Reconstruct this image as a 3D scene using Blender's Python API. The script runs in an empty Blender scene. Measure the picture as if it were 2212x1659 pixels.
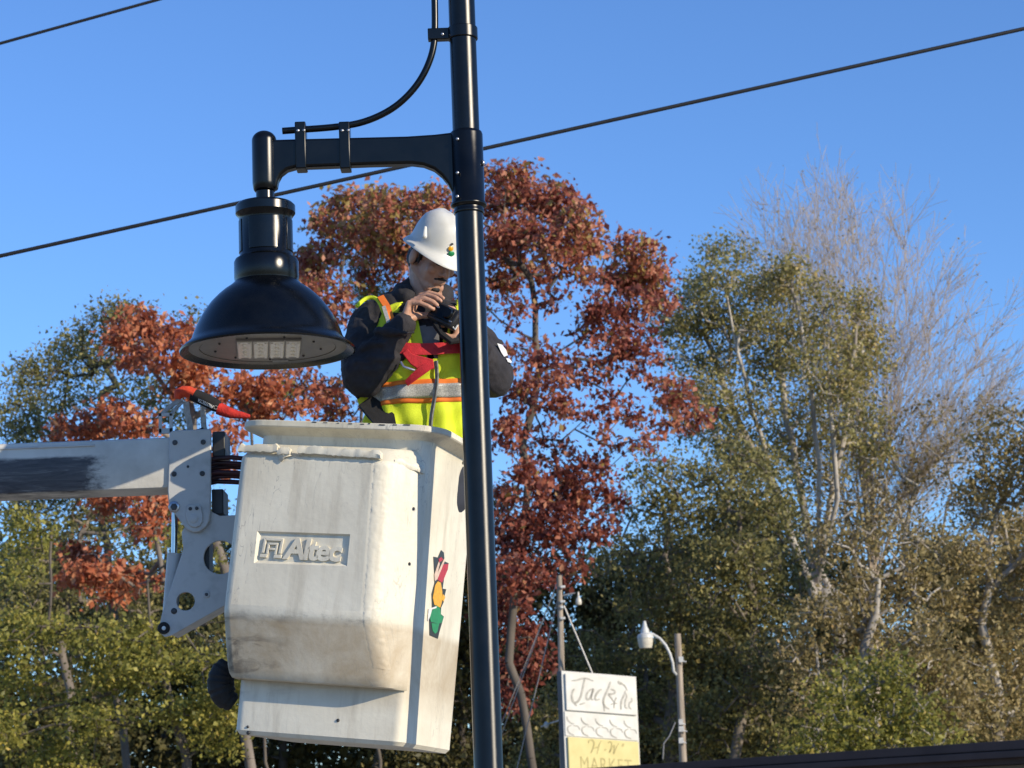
import bpy, bmesh, math, random
import numpy as np
from mathutils import Vector, Matrix

RAD = math.radians
scene = bpy.context.scene
COL = scene.collection

# ------------------------------------------------------------------ camera
FPX, CX, CY = 4888.0, 1106.0, 829.5           # focal length in units of a 2212 x 1659 picture
PITCH, ROLL = RAD(10.9), RAD(2.2)
EYE = np.array([0.0, 0.0, 1.65])
_F = np.array([0, math.cos(PITCH), math.sin(PITCH)])
_R0 = np.array([1.0, 0, 0]); _U0 = np.array([0, -math.sin(PITCH), math.cos(PITCH)])
_R = math.cos(ROLL) * _R0 - math.sin(ROLL) * _U0
_U = math.sin(ROLL) * _R0 + math.cos(ROLL) * _U0
cam_data = bpy.data.cameras.new('camera')
cam_data.sensor_width = 36.0
cam_data.lens = 36.0 * FPX / 2212.0
cam_data.clip_start = 0.1
cam_data.clip_end = 4000.0
cam_data.dof.use_dof = True
cam_data.dof.focus_distance = 7.9
cam_data.dof.aperture_fstop = 11.0
cam = bpy.data.objects.new('camera', cam_data)
COL.objects.link(cam)
m = Matrix.Identity(4)
for i in range(3):
    m[i][0] = _R[i]; m[i][1] = _U[i]; m[i][2] = -_F[i]; m[i][3] = EYE[i]
cam.matrix_world = m
scene.camera = cam

# ------------------------------------------------------------------ sky, sun, exposure
SUN_AZ = RAD(55.0)        # to the right of straight behind the camera
SUN_EL = RAD(19.5)
sun_dir = Vector((math.sin(SUN_AZ) * math.cos(SUN_EL), -math.cos(SUN_AZ) * math.cos(SUN_EL), math.sin(SUN_EL)))
world = bpy.data.worlds.new('World'); scene.world = world
world.use_nodes = True
wn = world.node_tree.nodes; wl = world.node_tree.links
bg = wn['Background']
sky = wn.new('ShaderNodeTexSky')
sky.sky_type = 'NISHITA'; sky.sun_disc = False
sky.sun_elevation = SUN_EL
sky.sun_rotation = math.atan2(sun_dir.x, sun_dir.y)
sky.altitude = 200; sky.air_density = 1.0; sky.dust_density = 0.0; sky.ozone_density = 4.0
tintn = wn.new('ShaderNodeMix'); tintn.data_type = 'RGBA'; tintn.blend_type = 'MULTIPLY'; tintn.inputs[0].default_value = 1.0
tintn.inputs[7].default_value = (0.80, 1.0, 1.30, 1)      # clear autumn air: one even tint for the whole sky
wl.new(sky.outputs[0], tintn.inputs[6]); wl.new(tintn.outputs[2], bg.inputs[0])
bg.inputs[1].default_value = 0.145
sun_data = bpy.data.lights.new('sun', 'SUN')
sun_data.energy = 4.7; sun_data.angle = RAD(0.53); sun_data.color = (1.0, 0.87, 0.67)
sun = bpy.data.objects.new('sun', sun_data); COL.objects.link(sun)
sun.rotation_euler = sun_dir.to_track_quat('Z', 'Y').to_euler()
scene.view_settings.view_transform = 'Standard'
scene.view_settings.look = 'None'
scene.view_settings.exposure = 0.12
scene.view_settings.gamma = 1.0
scene.view_settings.use_curve_mapping = False

# ------------------------------------------------------------------ helpers
def ray(px, py):
    return _F + (px - CX) / FPX * _R - (py - CY) / FPX * _U
def at(px, py, Y):
    d = ray(px, py); return EYE + d * (Y / d[1])
def at_z(px, py, z):
    d = ray(px, py); return EYE + d * ((z - EYE[2]) / d[2])
def unit(v):
    v = np.asarray(v, float); return v / (np.linalg.norm(v) + 1e-12)
def frame(d):
    d = unit(d); a = np.array([0, 0, 1.0]) if abs(d[2]) < 0.9 else np.array([1.0, 0, 0])
    x = unit(np.cross(a, d)); return x, np.cross(d, x), d

class MB:
    """collects vertices and faces of one mesh"""
    def __init__(s): s.v = []; s.f = []
    def add(s, vs, fs):
        o = len(s.v); s.v += [tuple(map(float, p)) for p in vs]; s.f += [tuple(i + o for i in q) for q in fs]; return s
    def box(s, c, size, R=None):
        c = np.asarray(c, float); h = np.asarray(size, float) / 2
        P = np.array([[x, y, z] for z in (-1, 1) for y in (-1, 1) for x in (-1, 1)]) * h
        if R is not None: P = P @ np.asarray(R).T
        return s.add(P + c, [(0, 2, 3, 1), (4, 5, 7, 6), (0, 1, 5, 4), (2, 6, 7, 3), (0, 4, 6, 2), (1, 3, 7, 5)])
    def loft(s, rings, closed=True, caps=True):
        n = len(rings[0]); vs = [p for r in rings for p in r]; fs = []
        for k in range(len(rings) - 1):
            for i in range(n if closed else n - 1):
                j = (i + 1) % n
                fs.append((k * n + i, k * n + j, (k + 1) * n + j, (k + 1) * n + i))
        if caps and closed:
            fs.append(tuple(range(n - 1, -1, -1))); fs.append(tuple((len(rings) - 1) * n + i for i in range(n)))
        return s.add(vs, fs)
    def tube(s, path, r, n=10, caps=True):
        path = [np.asarray(p, float) for p in path]; rr = r if hasattr(r, '__len__') else [r] * len(path)
        rings = []; x = None
        for k, p in enumerate(path):
            d = unit(path[min(k + 1, len(path) - 1)] - path[max(k - 1, 0)])
            if x is None: x, y, _ = frame(d)
            else:
                x = unit(x - d * np.dot(x, d)); y = np.cross(d, x)
            rings.append([p + rr[k] * (math.cos(a) * x + math.sin(a) * y) for a in np.linspace(0, 2 * math.pi, n, endpoint=False)])
        return s.loft(rings, True, caps)
    def lathe(s, prof, c, n=48, axis=(0, 0, 1)):
        x, y, d = frame(axis); c = np.asarray(c, float); rings = []
        for r, z in prof:
            rings.append([c + d * z + r * (math.cos(a) * x + math.sin(a) * y) for a in np.linspace(0, 2 * math.pi, n, endpoint=False)])
        return s.loft(rings)
    def prism(s, pts, off):
        pts = [np.asarray(p, float) for p in pts]; off = np.asarray(off, float)
        return s.loft([pts, [p + off for p in pts]])
    def ball(s, c, rad, R=None, n=16, k=10):
        c = np.asarray(c, float); rings = []
        for t in np.linspace(-math.pi / 2 + 0.08, math.pi / 2 - 0.08, k):
            P = np.array([[math.cos(t) * math.cos(a), math.cos(t) * math.sin(a), math.sin(t)] for a in np.linspace(0, 2 * math.pi, n, endpoint=False)]) * np.asarray(rad, float)
            if R is not None: P = P @ np.asarray(R).T
            rings.append(list(P + c))
        return s.loft(rings)
    def capsule(s, p0, r0, p1, r1, n=16):
        p0 = np.asarray(p0, float); p1 = np.asarray(p1, float); d = unit(p1 - p0)
        path = []; rr = []
        for t in np.linspace(-math.pi / 2 + 0.15, 0, 5): path.append(p0 + d * r0 * math.sin(t)); rr.append(r0 * math.cos(t))
        for t in np.linspace(0, math.pi / 2 - 0.15, 5): path.append(p1 + d * r1 * math.sin(t)); rr.append(r1 * math.cos(t))
        return s.tube(path, rr, n)

MATS = {}
ROOT_INV = {}
def finish(me, smooth, angle):
    if smooth:
        me.polygons.foreach_set('use_smooth', np.ones(len(me.polygons), bool))
        if angle < 180: me.set_sharp_from_angle(angle=RAD(angle))
    me.update()
def obj(name, mb, mat, parent=None, smooth=True, angle=38, bevel=0, local=False, fix=True, seg=2):
    me = bpy.data.meshes.new(name)
    vs = mb.v
    if parent is not None and not local:
        inv = ROOT_INV.get(parent.name)
        if inv is not None:
            a = np.c_[np.array(vs), np.ones(len(vs))] @ np.array(inv).T; vs = a[:, :3].tolist()
    me.from_pydata(vs, [], mb.f)
    if fix:
        b = bmesh.new(); b.from_mesh(me); bmesh.ops.recalc_face_normals(b, faces=b.faces); b.to_mesh(me); b.free()
    finish(me, smooth, angle)
    me.materials.append(mat)
    o = bpy.data.objects.new(name, me); COL.objects.link(o)
    if parent is not None:
        o.parent = parent
        if parent.name in ROOT_INV: ROOT_INV[o.name] = ROOT_INV[parent.name]
    if bevel:
        bm_ = o.modifiers.new('bevel', 'BEVEL'); bm_.width = bevel; bm_.segments = seg; bm_.limit_method = 'ANGLE'; bm_.angle_limit = RAD(35)
    return o
def thing(name, label, cat, loc, group=None, mat4=None):
    o = bpy.data.objects.new(name, None); COL.objects.link(o)
    o.empty_display_size = 0.1
    M4 = mat4 if mat4 is not None else Matrix.Translation(Vector(loc))
    o.matrix_world = M4
    ROOT_INV[o.name] = M4.inverted()
    o['label'] = label; o['category'] = cat
    if group: o['group'] = group
    return o
def tag(o, label, cat, group=None):
    o['label'] = label; o['category'] = cat
    if group: o['group'] = group
    return o

# ------------------------------------------------------------------ materials
def newmat(name):
    m_ = bpy.data.materials.new(name); m_.use_nodes = True
    nt = m_.node_tree; return m_, nt.nodes, nt.links, nt.nodes['Principled BSDF']
def ramp(nodes, stops, interp='LINEAR'):
    r = nodes.new('ShaderNodeValToRGB'); r.color_ramp.interpolation = interp
    els = r.color_ramp.elements
    while len(els) < len(stops): els.new(0.5)
    for e, (p, c) in zip(els, stops): e.position = p; e.color = (*c, 1) if len(c) == 3 else c
    return r
def noise(nodes, links, scale, detail=5, rough=0.55, mapscale=None, dist=0.0, coord='Object'):
    tc = nodes.new('ShaderNodeTexCoord'); n = nodes.new('ShaderNodeTexNoise')
    n.inputs['Scale'].default_value = scale; n.inputs['Detail'].default_value = detail
    n.inputs['Roughness'].default_value = rough; n.inputs['Distortion'].default_value = dist
    if mapscale:
        mp = nodes.new('ShaderNodeMapping'); mp.inputs['Scale'].default_value = mapscale
        links.new(tc.outputs[coord], mp.inputs[0]); links.new(mp.outputs[0], n.inputs['Vector'])
    else: links.new(tc.outputs[coord], n.inputs['Vector'])
    return n
def simple(name, c1, c2=None, rough=0.5, metal=0.0, scale=20, bump=0.0, bscale=80, mapscale=None, coat=0.0, spec=0.5, lo=0.35, hi=0.65):
    m_, N, L, P = newmat(name)
    c2 = c2 or tuple(x * 0.8 for x in c1)
    n = noise(N, L, scale, mapscale=mapscale); r = ramp(N, [(lo, c2), (hi, c1)])
    L.new(n.outputs[0], r.inputs[0]); L.new(r.outputs[0], P.inputs['Base Color'])
    P.inputs['Roughness'].default_value = rough; P.inputs['Metallic'].default_value = metal
    P.inputs['Specular IOR Level'].default_value = spec
    if coat: P.inputs['Coat Weight'].default_value = coat; P.inputs['Coat Roughness'].default_value = 0.08
    if bump:
        n2 = noise(N, L, bscale, 4); b = N.new('ShaderNodeBump'); b.inputs['Strength'].default_value = bump; b.inputs['Distance'].default_value = 0.01
        L.new(n2.outputs[0], b.inputs['Height']); L.new(b.outputs[0], P.inputs['Normal'])
    MATS[name] = m_; return m_
def mix(N, L, fac, a, b, mode='MIX'):
    x = N.new('ShaderNodeMix'); x.data_type = 'RGBA'; x.blend_type = mode
    for sock, v in ((x.inputs[0], fac), (x.inputs[6], a), (x.inputs[7], b)):
        if isinstance(v, (int, float)): sock.default_value = v
        elif isinstance(v, tuple): sock.default_value = (*v, 1)
        else: L.new(v, sock)
    return x.outputs[2]

def gloss_paint(name, col, rough, ior=1.5):
    m_ = bpy.data.materials.new(name); m_.use_nodes = True; N = m_.node_tree.nodes; L = m_.node_tree.links; N.remove(N['Principled BSDF']); out = N['Material Output']
    d = N.new('ShaderNodeBsdfDiffuse'); n = noise(N, L, 14, 5); r = ramp(N, [(0.35, col), (0.75, tuple(c * 2.6 + 0.001 for c in col))]); L.new(n.outputs[0], r.inputs[0]); L.new(r.outputs[0], d.inputs[0])
    g = N.new('ShaderNodeBsdfGlossy'); g.distribution = 'BECKMANN'; n2 = noise(N, L, 30, 4)
    mr = N.new('ShaderNodeMapRange'); mr.inputs[3].default_value = rough - 0.04; mr.inputs[4].default_value = rough + 0.04; L.new(n2.outputs[0], mr.inputs[0]); L.new(mr.outputs[0], g.inputs['Roughness'])
    f = N.new('ShaderNodeFresnel'); f.inputs[0].default_value = ior
    b = N.new('ShaderNodeBump'); b.inputs['Strength'].default_value = 0.05; b.inputs['Distance'].default_value = 0.001; n3 = noise(N, L, 240, 2); L.new(n3.outputs[0], b.inputs['Height']); L.new(b.outputs[0], g.inputs['Normal'])
    mx = N.new('ShaderNodeMixShader'); L.new(f.outputs[0], mx.inputs[0]); L.new(d.outputs[0], mx.inputs[1]); L.new(g.outputs[0], mx.inputs[2]); L.new(mx.outputs[0], out.inputs[0]); MATS[name] = m_
gloss_paint('lamp_paint', (0.0016, 0.0018, 0.0018), 0.27, 1.50)
gloss_paint('black_paint', (0.0016, 0.0018, 0.0018), 0.325, 1.49)
simple('lamp_under', (0.23, 0.205, 0.175), (0.18, 0.165, 0.14), rough=0.4, scale=10)
simple('led_lens', (0.85, 0.80, 0.68), (0.74, 0.69, 0.57), rough=0.25, scale=60)
simple('bolt_steel', (0.55, 0.55, 0.56), (0.35, 0.35, 0.36), rough=0.35, metal=0.9, scale=60)
simple('dark_bolt', (0.07, 0.07, 0.075), (0.03, 0.03, 0.03), rough=0.5, metal=0.3, scale=60)
simple('dark_steel', (0.03, 0.03, 0.032), (0.012, 0.012, 0.012), rough=0.45, scale=12)
simple('bright_rod', (0.62, 0.62, 0.62), (0.5, 0.5, 0.5), rough=0.18, metal=1.0, scale=12)
simple('bracket_white', (0.47, 0.47, 0.45), (0.36, 0.36, 0.34), rough=0.45, scale=16, bump=0.05, bscale=120, lo=0.25, hi=0.5)
simple('black_rubber', (0.012, 0.012, 0.013), (0.006, 0.006, 0.006), rough=0.75, scale=30, bump=0.3, bscale=60)
simple('hose_maroon', (0.055, 0.008, 0.013), (0.016, 0.005, 0.006), rough=0.5, scale=14)
simple('cable_black', (0.012, 0.012, 0.014), (0.006, 0.006, 0.007), rough=0.6, scale=10)
simple('strap_grey', (0.42, 0.41, 0.37), (0.28, 0.27, 0.25), rough=0.8, scale=60, bump=0.2, bscale=200)
simple('lanyard_orange', (0.75, 0.075, 0.02), (0.5, 0.04, 0.015), rough=0.8, scale=50, bump=0.3, bscale=160)
simple('lanyard_red', (0.6, 0.03, 0.02), (0.34, 0.015, 0.012), rough=0.85, scale=40, bump=0.4, bscale=160)
simple('black_fabric', (0.012, 0.012, 0.014), (0.007, 0.007, 0.008), rough=0.85, scale=40, bump=0.2, bscale=200)
simple('print_white', (0.75, 0.75, 0.72), (0.6, 0.6, 0.58), rough=0.6, scale=90)
simple('print_grey', (0.35, 0.35, 0.34), (0.2, 0.2, 0.2), rough=0.6, scale=90)
simple('hat_white', (0.70, 0.70, 0.66), (0.62, 0.62, 0.58), rough=0.28, scale=12)
simple('skin', (0.56, 0.32, 0.215), (0.46, 0.245, 0.16), rough=0.5, scale=40, bump=0.12, bscale=180)
simple('hair', (0.015, 0.011, 0.009), (0.008, 0.006, 0.005), rough=0.6, scale=90, bump=0.4, bscale=300)
simple('sweatshirt', (0.034, 0.031, 0.035), (0.018, 0.017, 0.021), rough=0.9, scale=14, bump=0.25, bscale=240)
simple('hood_lining', (0.20, 0.195, 0.205), (0.13, 0.13, 0.14), rough=0.9, scale=20)
simple('trousers', (0.03, 0.035, 0.05), None, rough=0.9, scale=14)
simple('vest_yellow', (0.74, 0.84, 0.03), (0.58, 0.68, 0.02), rough=0.75, scale=9, bump=0.25, bscale=300)
simple('vest_orange', (0.90, 0.24, 0.03), (0.72, 0.15, 0.02), rough=0.75, scale=20)
simple('harness_red', (0.62, 0.02, 0.03), (0.42, 0.012, 0.02), rough=0.7, scale=40, bump=0.3, bscale=260)
simple('zip_grey', (0.36, 0.37, 0.36), (0.2, 0.2, 0.2), rough=0.6, scale=80)
simple('bark_grey', (0.40, 0.36, 0.31), (0.20, 0.18, 0.15), rough=0.9, scale=2.5, mapscale=(1, 1, 0.25))
simple('bark_twig', (0.54, 0.455, 0.37), (0.38, 0.31, 0.25), rough=0.9, scale=2.5)
simple('bark_mid', (0.24, 0.205, 0.17), (0.12, 0.10, 0.085), rough=0.9, scale=2.5, mapscale=(1, 1, 0.25))
simple('bark_dark', (0.15, 0.125, 0.10), (0.07, 0.06, 0.05), rough=0.9, scale=2.5, mapscale=(1, 1, 0.25))
simple('bark_pale', (0.50, 0.46, 0.40), (0.24, 0.21, 0.18), rough=0.9, scale=1.6, mapscale=(1, 1, 0.3))
simple('wood_pole', (0.42, 0.35, 0.27), (0.18, 0.145, 0.11), rough=0.9, scale=6, mapscale=(3, 3, 0.2), bump=0.5, bscale=40)
simple('sign_frame', (0.62, 0.61, 0.56), (0.58, 0.56, 0.5), rough=0.5, scale=3)
simple('sign_white', (0.70, 0.685, 0.62), (0.60, 0.58, 0.51), rough=0.45, scale=4)
simple('sign_yellow', (0.68, 0.58, 0.24), (0.62, 0.52, 0.2), rough=0.45, scale=4)
simple('sign_side', (0.10, 0.10, 0.115), (0.07, 0.07, 0.08), rough=0.5, scale=6)
simple('sign_letter', (0.30, 0.285, 0.235), (0.46, 0.44, 0.38), rough=0.6, scale=14)
simple('sign_letter_olive', (0.34, 0.28, 0.10), (0.52, 0.44, 0.17), rough=0.6, scale=14)
simple('lamp_globe', (0.62, 0.58, 0.47), (0.52, 0.48, 0.4), rough=0.35, scale=20)
simple('lamp_grey', (0.62, 0.62, 0.58), (0.45, 0.45, 0.43), rough=0.45, scale=20)
simple('guy_steel', (0.40, 0.39, 0.37), (0.28, 0.27, 0.26), rough=0.5, metal=0.4, scale=20)
simple('fascia_brown', (0.085, 0.060, 0.055), (0.065, 0.047, 0.043), rough=0.85, scale=1.5, spec=0.1)
simple('wall_tan', (0.34, 0.29, 0.23), (0.28, 0.24, 0.19), rough=0.85, scale=3)
simple('grass', (0.20, 0.175, 0.075), (0.13, 0.12, 0.045), rough=0.95, scale=0.6)
simple('asphalt', (0.30, 0.27, 0.225), (0.23, 0.21, 0.175), rough=0.9, scale=3, bump=0.3, bscale=60)
simple('gravel_tan', (0.50, 0.44, 0.34), (0.42, 0.37, 0.28), rough=0.95, scale=2)
for nm, c in (('decal_red', (0.50, 0.02, 0.035)), ('decal_amber', (0.85, 0.42, 0.015)), ('decal_green', (0.02, 0.26, 0.09)), ('decal_dark', (0.03, 0.03, 0.025)), ('decal_pale', (0.75, 0.55, 0.42))):
    simple(nm, c, tuple(x * 0.75 for x in c), rough=0.35, scale=70)

def bucket_material():
    m_, N, L, P = newmat('bucket_white')
    base = (0.77, 0.725, 0.59)
    n1 = noise(N, L, 3.2, 6, 0.6); r1 = ramp(N, [(0.40, (0, 0, 0)), (0.72, (1, 1, 1))]); L.new(n1.outputs[0], r1.inputs[0])
    c = mix(N, L, r1.outputs[0], base, (0.62, 0.57, 0.45))
    n2 = noise(N, L, 9.0, 6, 0.7, mapscale=(1.6, 1.6, 0.22)); r2 = ramp(N, [(0.50, (0, 0, 0)), (0.78, (1, 1, 1))]); L.new(n2.outputs[0], r2.inputs[0])
    c = mix(N, L, r2.outputs[0], c, (0.52, 0.47, 0.365))
    # brown grime plus painted-in shade and ground bounce on the lower, scuffed part (object space height)
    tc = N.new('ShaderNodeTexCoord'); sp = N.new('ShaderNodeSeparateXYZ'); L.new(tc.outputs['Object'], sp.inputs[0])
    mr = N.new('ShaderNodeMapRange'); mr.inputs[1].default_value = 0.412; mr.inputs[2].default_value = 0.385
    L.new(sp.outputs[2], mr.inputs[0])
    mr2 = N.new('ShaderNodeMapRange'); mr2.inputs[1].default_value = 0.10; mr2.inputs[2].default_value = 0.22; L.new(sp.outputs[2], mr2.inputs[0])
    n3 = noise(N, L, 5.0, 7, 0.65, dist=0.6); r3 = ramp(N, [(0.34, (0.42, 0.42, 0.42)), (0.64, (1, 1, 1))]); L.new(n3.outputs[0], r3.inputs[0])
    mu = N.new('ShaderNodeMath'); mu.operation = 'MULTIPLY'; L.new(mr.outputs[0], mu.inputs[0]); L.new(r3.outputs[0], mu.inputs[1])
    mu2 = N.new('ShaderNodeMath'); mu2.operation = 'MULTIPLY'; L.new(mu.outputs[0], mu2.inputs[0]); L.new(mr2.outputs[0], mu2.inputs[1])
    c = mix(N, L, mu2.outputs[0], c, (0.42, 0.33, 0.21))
    # dark scuffs, stronger towards the low left corner where it has been knocked
    mrx = N.new('ShaderNodeMapRange'); mrx.inputs[1].default_value = -0.05; mrx.inputs[2].default_value = -0.36; L.new(sp.outputs[0], mrx.inputs[0])
    n5 = noise(N, L, 8.0, 5, 0.6, mapscale=(0.7, 1, 1.5), dist=1.2); r5 = ramp(N, [(0.52, (0, 0, 0)), (0.64, (1, 1, 1))]); L.new(n5.outputs[0], r5.inputs[0])
    mu3 = N.new('ShaderNodeMath'); mu3.operation = 'MULTIPLY'; L.new(mu2.outputs[0], mu3.inputs[0]); L.new(mrx.outputs[0], mu3.inputs[1])
    mu4 = N.new('ShaderNodeMath'); mu4.operation = 'MULTIPLY'; L.new(mu3.outputs[0], mu4.inputs[0]); L.new(r5.outputs[0], mu4.inputs[1])
    c = mix(N, L, mu4.outputs[0], c, (0.10, 0.08, 0.06))
    # fine dark scratches
    n4 = noise(N, L, 4.0, 3, 0.5, mapscale=(3.5, 3.5, 0.7), dist=2.2); r4 = ramp(N, [(0.494, (0, 0, 0)), (0.502, (1, 1, 1)), (0.510, (0, 0, 0))]); L.new(n4.outputs[0], r4.inputs[0])
    n6 = noise(N, L, 2.3, 2); r6 = ramp(N, [(0.48, (0, 0, 0)), (0.62, (0.7, 0.7, 0.7))]); L.new(n6.outputs[0], r6.inputs[0])
    mu5 = N.new('ShaderNodeMath'); mu5.operation = 'MULTIPLY'; L.new(r4.outputs[0], mu5.inputs[0]); L.new(r6.outputs[0], mu5.inputs[1])
    c = mix(N, L, mu5.outputs[0], c, (0.22, 0.21, 0.20))
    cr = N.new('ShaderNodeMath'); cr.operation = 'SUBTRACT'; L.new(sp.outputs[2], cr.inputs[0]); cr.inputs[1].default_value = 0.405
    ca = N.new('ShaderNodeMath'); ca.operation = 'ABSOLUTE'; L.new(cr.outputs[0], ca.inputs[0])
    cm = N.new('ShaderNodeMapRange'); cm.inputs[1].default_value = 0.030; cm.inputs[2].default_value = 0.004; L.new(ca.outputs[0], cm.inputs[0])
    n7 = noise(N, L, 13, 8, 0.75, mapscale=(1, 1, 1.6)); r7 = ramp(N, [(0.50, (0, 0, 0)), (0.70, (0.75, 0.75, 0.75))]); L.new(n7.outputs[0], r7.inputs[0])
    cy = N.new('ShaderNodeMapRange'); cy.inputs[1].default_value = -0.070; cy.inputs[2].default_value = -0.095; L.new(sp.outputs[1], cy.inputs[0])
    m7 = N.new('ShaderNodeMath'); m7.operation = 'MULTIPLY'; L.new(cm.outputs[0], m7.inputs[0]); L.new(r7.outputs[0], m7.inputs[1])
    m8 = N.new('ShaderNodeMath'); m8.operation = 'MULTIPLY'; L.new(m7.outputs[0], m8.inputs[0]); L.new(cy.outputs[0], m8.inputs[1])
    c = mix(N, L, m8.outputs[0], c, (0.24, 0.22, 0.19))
    L.new(c, P.inputs['Base Color']); P.inputs['Roughness'].default_value = 0.5
    nb = noise(N, L, 45, 5); b = N.new('ShaderNodeBump'); b.inputs['Strength'].default_value = 0.10; b.inputs['Distance'].default_value = 0.01
    L.new(nb.outputs[0], b.inputs['Height']); L.new(b.outputs[0], P.inputs['Normal'])
    MATS['bucket_white'] = m_
bucket_material()

def boom_material():
    m_, N, L, P = newmat('boom_white')
    tc = N.new('ShaderNodeTexCoord'); sp = N.new('ShaderNodeSeparateXYZ'); L.new(tc.outputs['Object'], sp.inputs[0])
    n1 = noise(N, L, 5, 6, 0.6); r1 = ramp(N, [(0.3, (0.44, 0.42, 0.37)), (0.6, (0.62, 0.60, 0.54))]); L.new(n1.outputs[0], r1.inputs[0])
    # worn black coating left of the wear line, ragged edge, scribbled with pale scratches
    nw = noise(N, L, 11, 7, 0.75, mapscale=(0.6, 1, 1.6)); ad = N.new('ShaderNodeMath'); ad.operation = 'MULTIPLY_ADD'; L.new(nw.outputs[0], ad.inputs[0]); ad.inputs[1].default_value = 0.34; L.new(sp.outputs[0], ad.inputs[2])
    mx = N.new('ShaderNodeMapRange'); mx.inputs[1].default_value = -0.055; mx.inputs[2].default_value = -0.125; L.new(ad.outputs[0], mx.inputs[0])
    az = N.new('ShaderNodeMath'); az.operation = 'MULTIPLY_ADD'; L.new(nw.outputs[0], az.inputs[0]); az.inputs[1].default_value = 0.03; L.new(sp.outputs[2], az.inputs[2])
    zt = N.new('ShaderNodeMapRange'); zt.inputs[1].default_value = 0.150; zt.inputs[2].default_value = 0.138; L.new(az.outputs[0], zt.inputs[0])
    zb = N.new('ShaderNodeMapRange'); zb.inputs[1].default_value = 0.012; zb.inputs[2].default_value = 0.020; L.new(az.outputs[0], zb.inputs[0])
    a = N.new('ShaderNodeMath'); a.operation = 'MULTIPLY'; L.new(mx.outputs[0], a.inputs[0]); L.new(zt.outputs[0], a.inputs[1])
    b2 = N.new('ShaderNodeMath'); b2.operation = 'MULTIPLY'; L.new(a.outputs[0], b2.inputs[0]); L.new(zb.outputs[0], b2.inputs[1])
    ns = noise(N, L, 16, 6, 0.7, mapscale=(0.35, 1, 3.2), dist=0.8); rs = ramp(N, [(0.36, (0.028, 0.028, 0.034)), (0.56, (0.075, 0.073, 0.078)), (0.70, (0.22, 0.215, 0.20))]); L.new(ns.outputs[0], rs.inputs[0])
    c = mix(N, L, b2.outputs[0], r1.outputs[0], rs.outputs[0])
    L.new(c, P.inputs['Base Color']); P.inputs['Roughness'].default_value = 0.5
    nb = noise(N, L, 60, 5); b = N.new('ShaderNodeBump'); b.inputs['Strength'].default_value = 0.12; b.inputs['Distance'].default_value = 0.01
    L.new(nb.outputs[0], b.inputs['Height']); L.new(b.outputs[0], P.inputs['Normal'])
    MATS['boom_white'] = m_
boom_material()

def reflective():
    m_, N, L, P = newmat('silver_tape')
    tc = N.new('ShaderNodeTexCoord'); v = N.new('ShaderNodeTexVoronoi'); v.feature = 'DISTANCE_TO_EDGE'; v.inputs['Scale'].default_value = 120
    L.new(tc.outputs['Object'], v.inputs['Vector'])
    r = ramp(N, [(0.03, (0.30, 0.30, 0.28)), (0.10, (0.50, 0.49, 0.45))]); L.new(v.outputs['Distance'], r.inputs[0]); L.new(r.outputs[0], P.inputs['Base Color'])
    P.inputs['Roughness'].default_value = 0.4; P.inputs['Metallic'].default_value = 0.2
    MATS['silver_tape'] = m_
reflective()

def leaf_mat(name, stops, trans=0.35, rough=0.5):
    m_ = bpy.data.materials.new(name); m_.use_nodes = True
    N = m_.node_tree.nodes; L = m_.node_tree.links; P = N['Principled BSDF']; out = N['Material Output']
    at_ = N.new('ShaderNodeAttribute'); at_.attribute_name = 'tint'
    r = ramp(N, stops); L.new(at_.outputs['Fac'], r.inputs[0])
    L.new(r.outputs[0], P.inputs['Base Color']); P.inputs['Roughness'].default_value = rough
    P.inputs['Specular IOR Level'].default_value = 0.35
    t = N.new('ShaderNodeBsdfTranslucent'); L.new(r.outputs[0], t.inputs[0])
    mx = N.new('ShaderNodeMixShader'); mx.inputs[0].default_value = trans
    L.new(P.outputs[0], mx.inputs[1]); L.new(t.outputs[0], mx.inputs[2]); L.new(mx.outputs[0], out.inputs[0])
    MATS[name] = m_
leaf_mat('leaf_red', [(0.0, (0.13, 0.040, 0.034)), (0.35, (0.30, 0.082, 0.056)), (0.65, (0.48, 0.165, 0.10)), (0.88, (0.66, 0.32, 0.20)), (1.0, (0.36, 0.26, 0.08))], 0.4)
leaf_mat('leaf_orange', [(0.0, (0.20, 0.06, 0.034)), (0.4, (0.44, 0.125, 0.06)), (0.75, (0.66, 0.235, 0.11)), (1.0, (0.74, 0.40, 0.21))], 0.4)
leaf_mat('leaf_olive', [(0.0, (0.14, 0.135, 0.055)), (0.5, (0.28, 0.26, 0.095)), (0.8, (0.44, 0.385, 0.14)), (1.0, (0.56, 0.42, 0.17))], 0.42)
leaf_mat('leaf_yellowgreen', [(0.0, (0.16, 0.165, 0.038)), (0.5, (0.36, 0.335, 0.072)), (0.8, (0.56, 0.47, 0.10)), (1.0, (0.66, 0.48, 0.13))], 0.42)
leaf_mat('leaf_dark', [(0.0, (0.085, 0.085, 0.036)), (0.6, (0.19, 0.175, 0.068)), (1.0, (0.31, 0.25, 0.095))], 0.4)
leaf_mat('leaf_brown', [(0.0, (0.19, 0.15, 0.07)), (0.5, (0.38, 0.305, 0.13)), (0.8, (0.52, 0.41, 0.18)), (1.0, (0.62, 0.44, 0.22))], 0.42)
leaf_mat('leaf_needle', [(0.0, (0.10, 0.125, 0.03)), (0.6, (0.26, 0.27, 0.055)), (1.0, (0.42, 0.38, 0.08))], 0.4)

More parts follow.
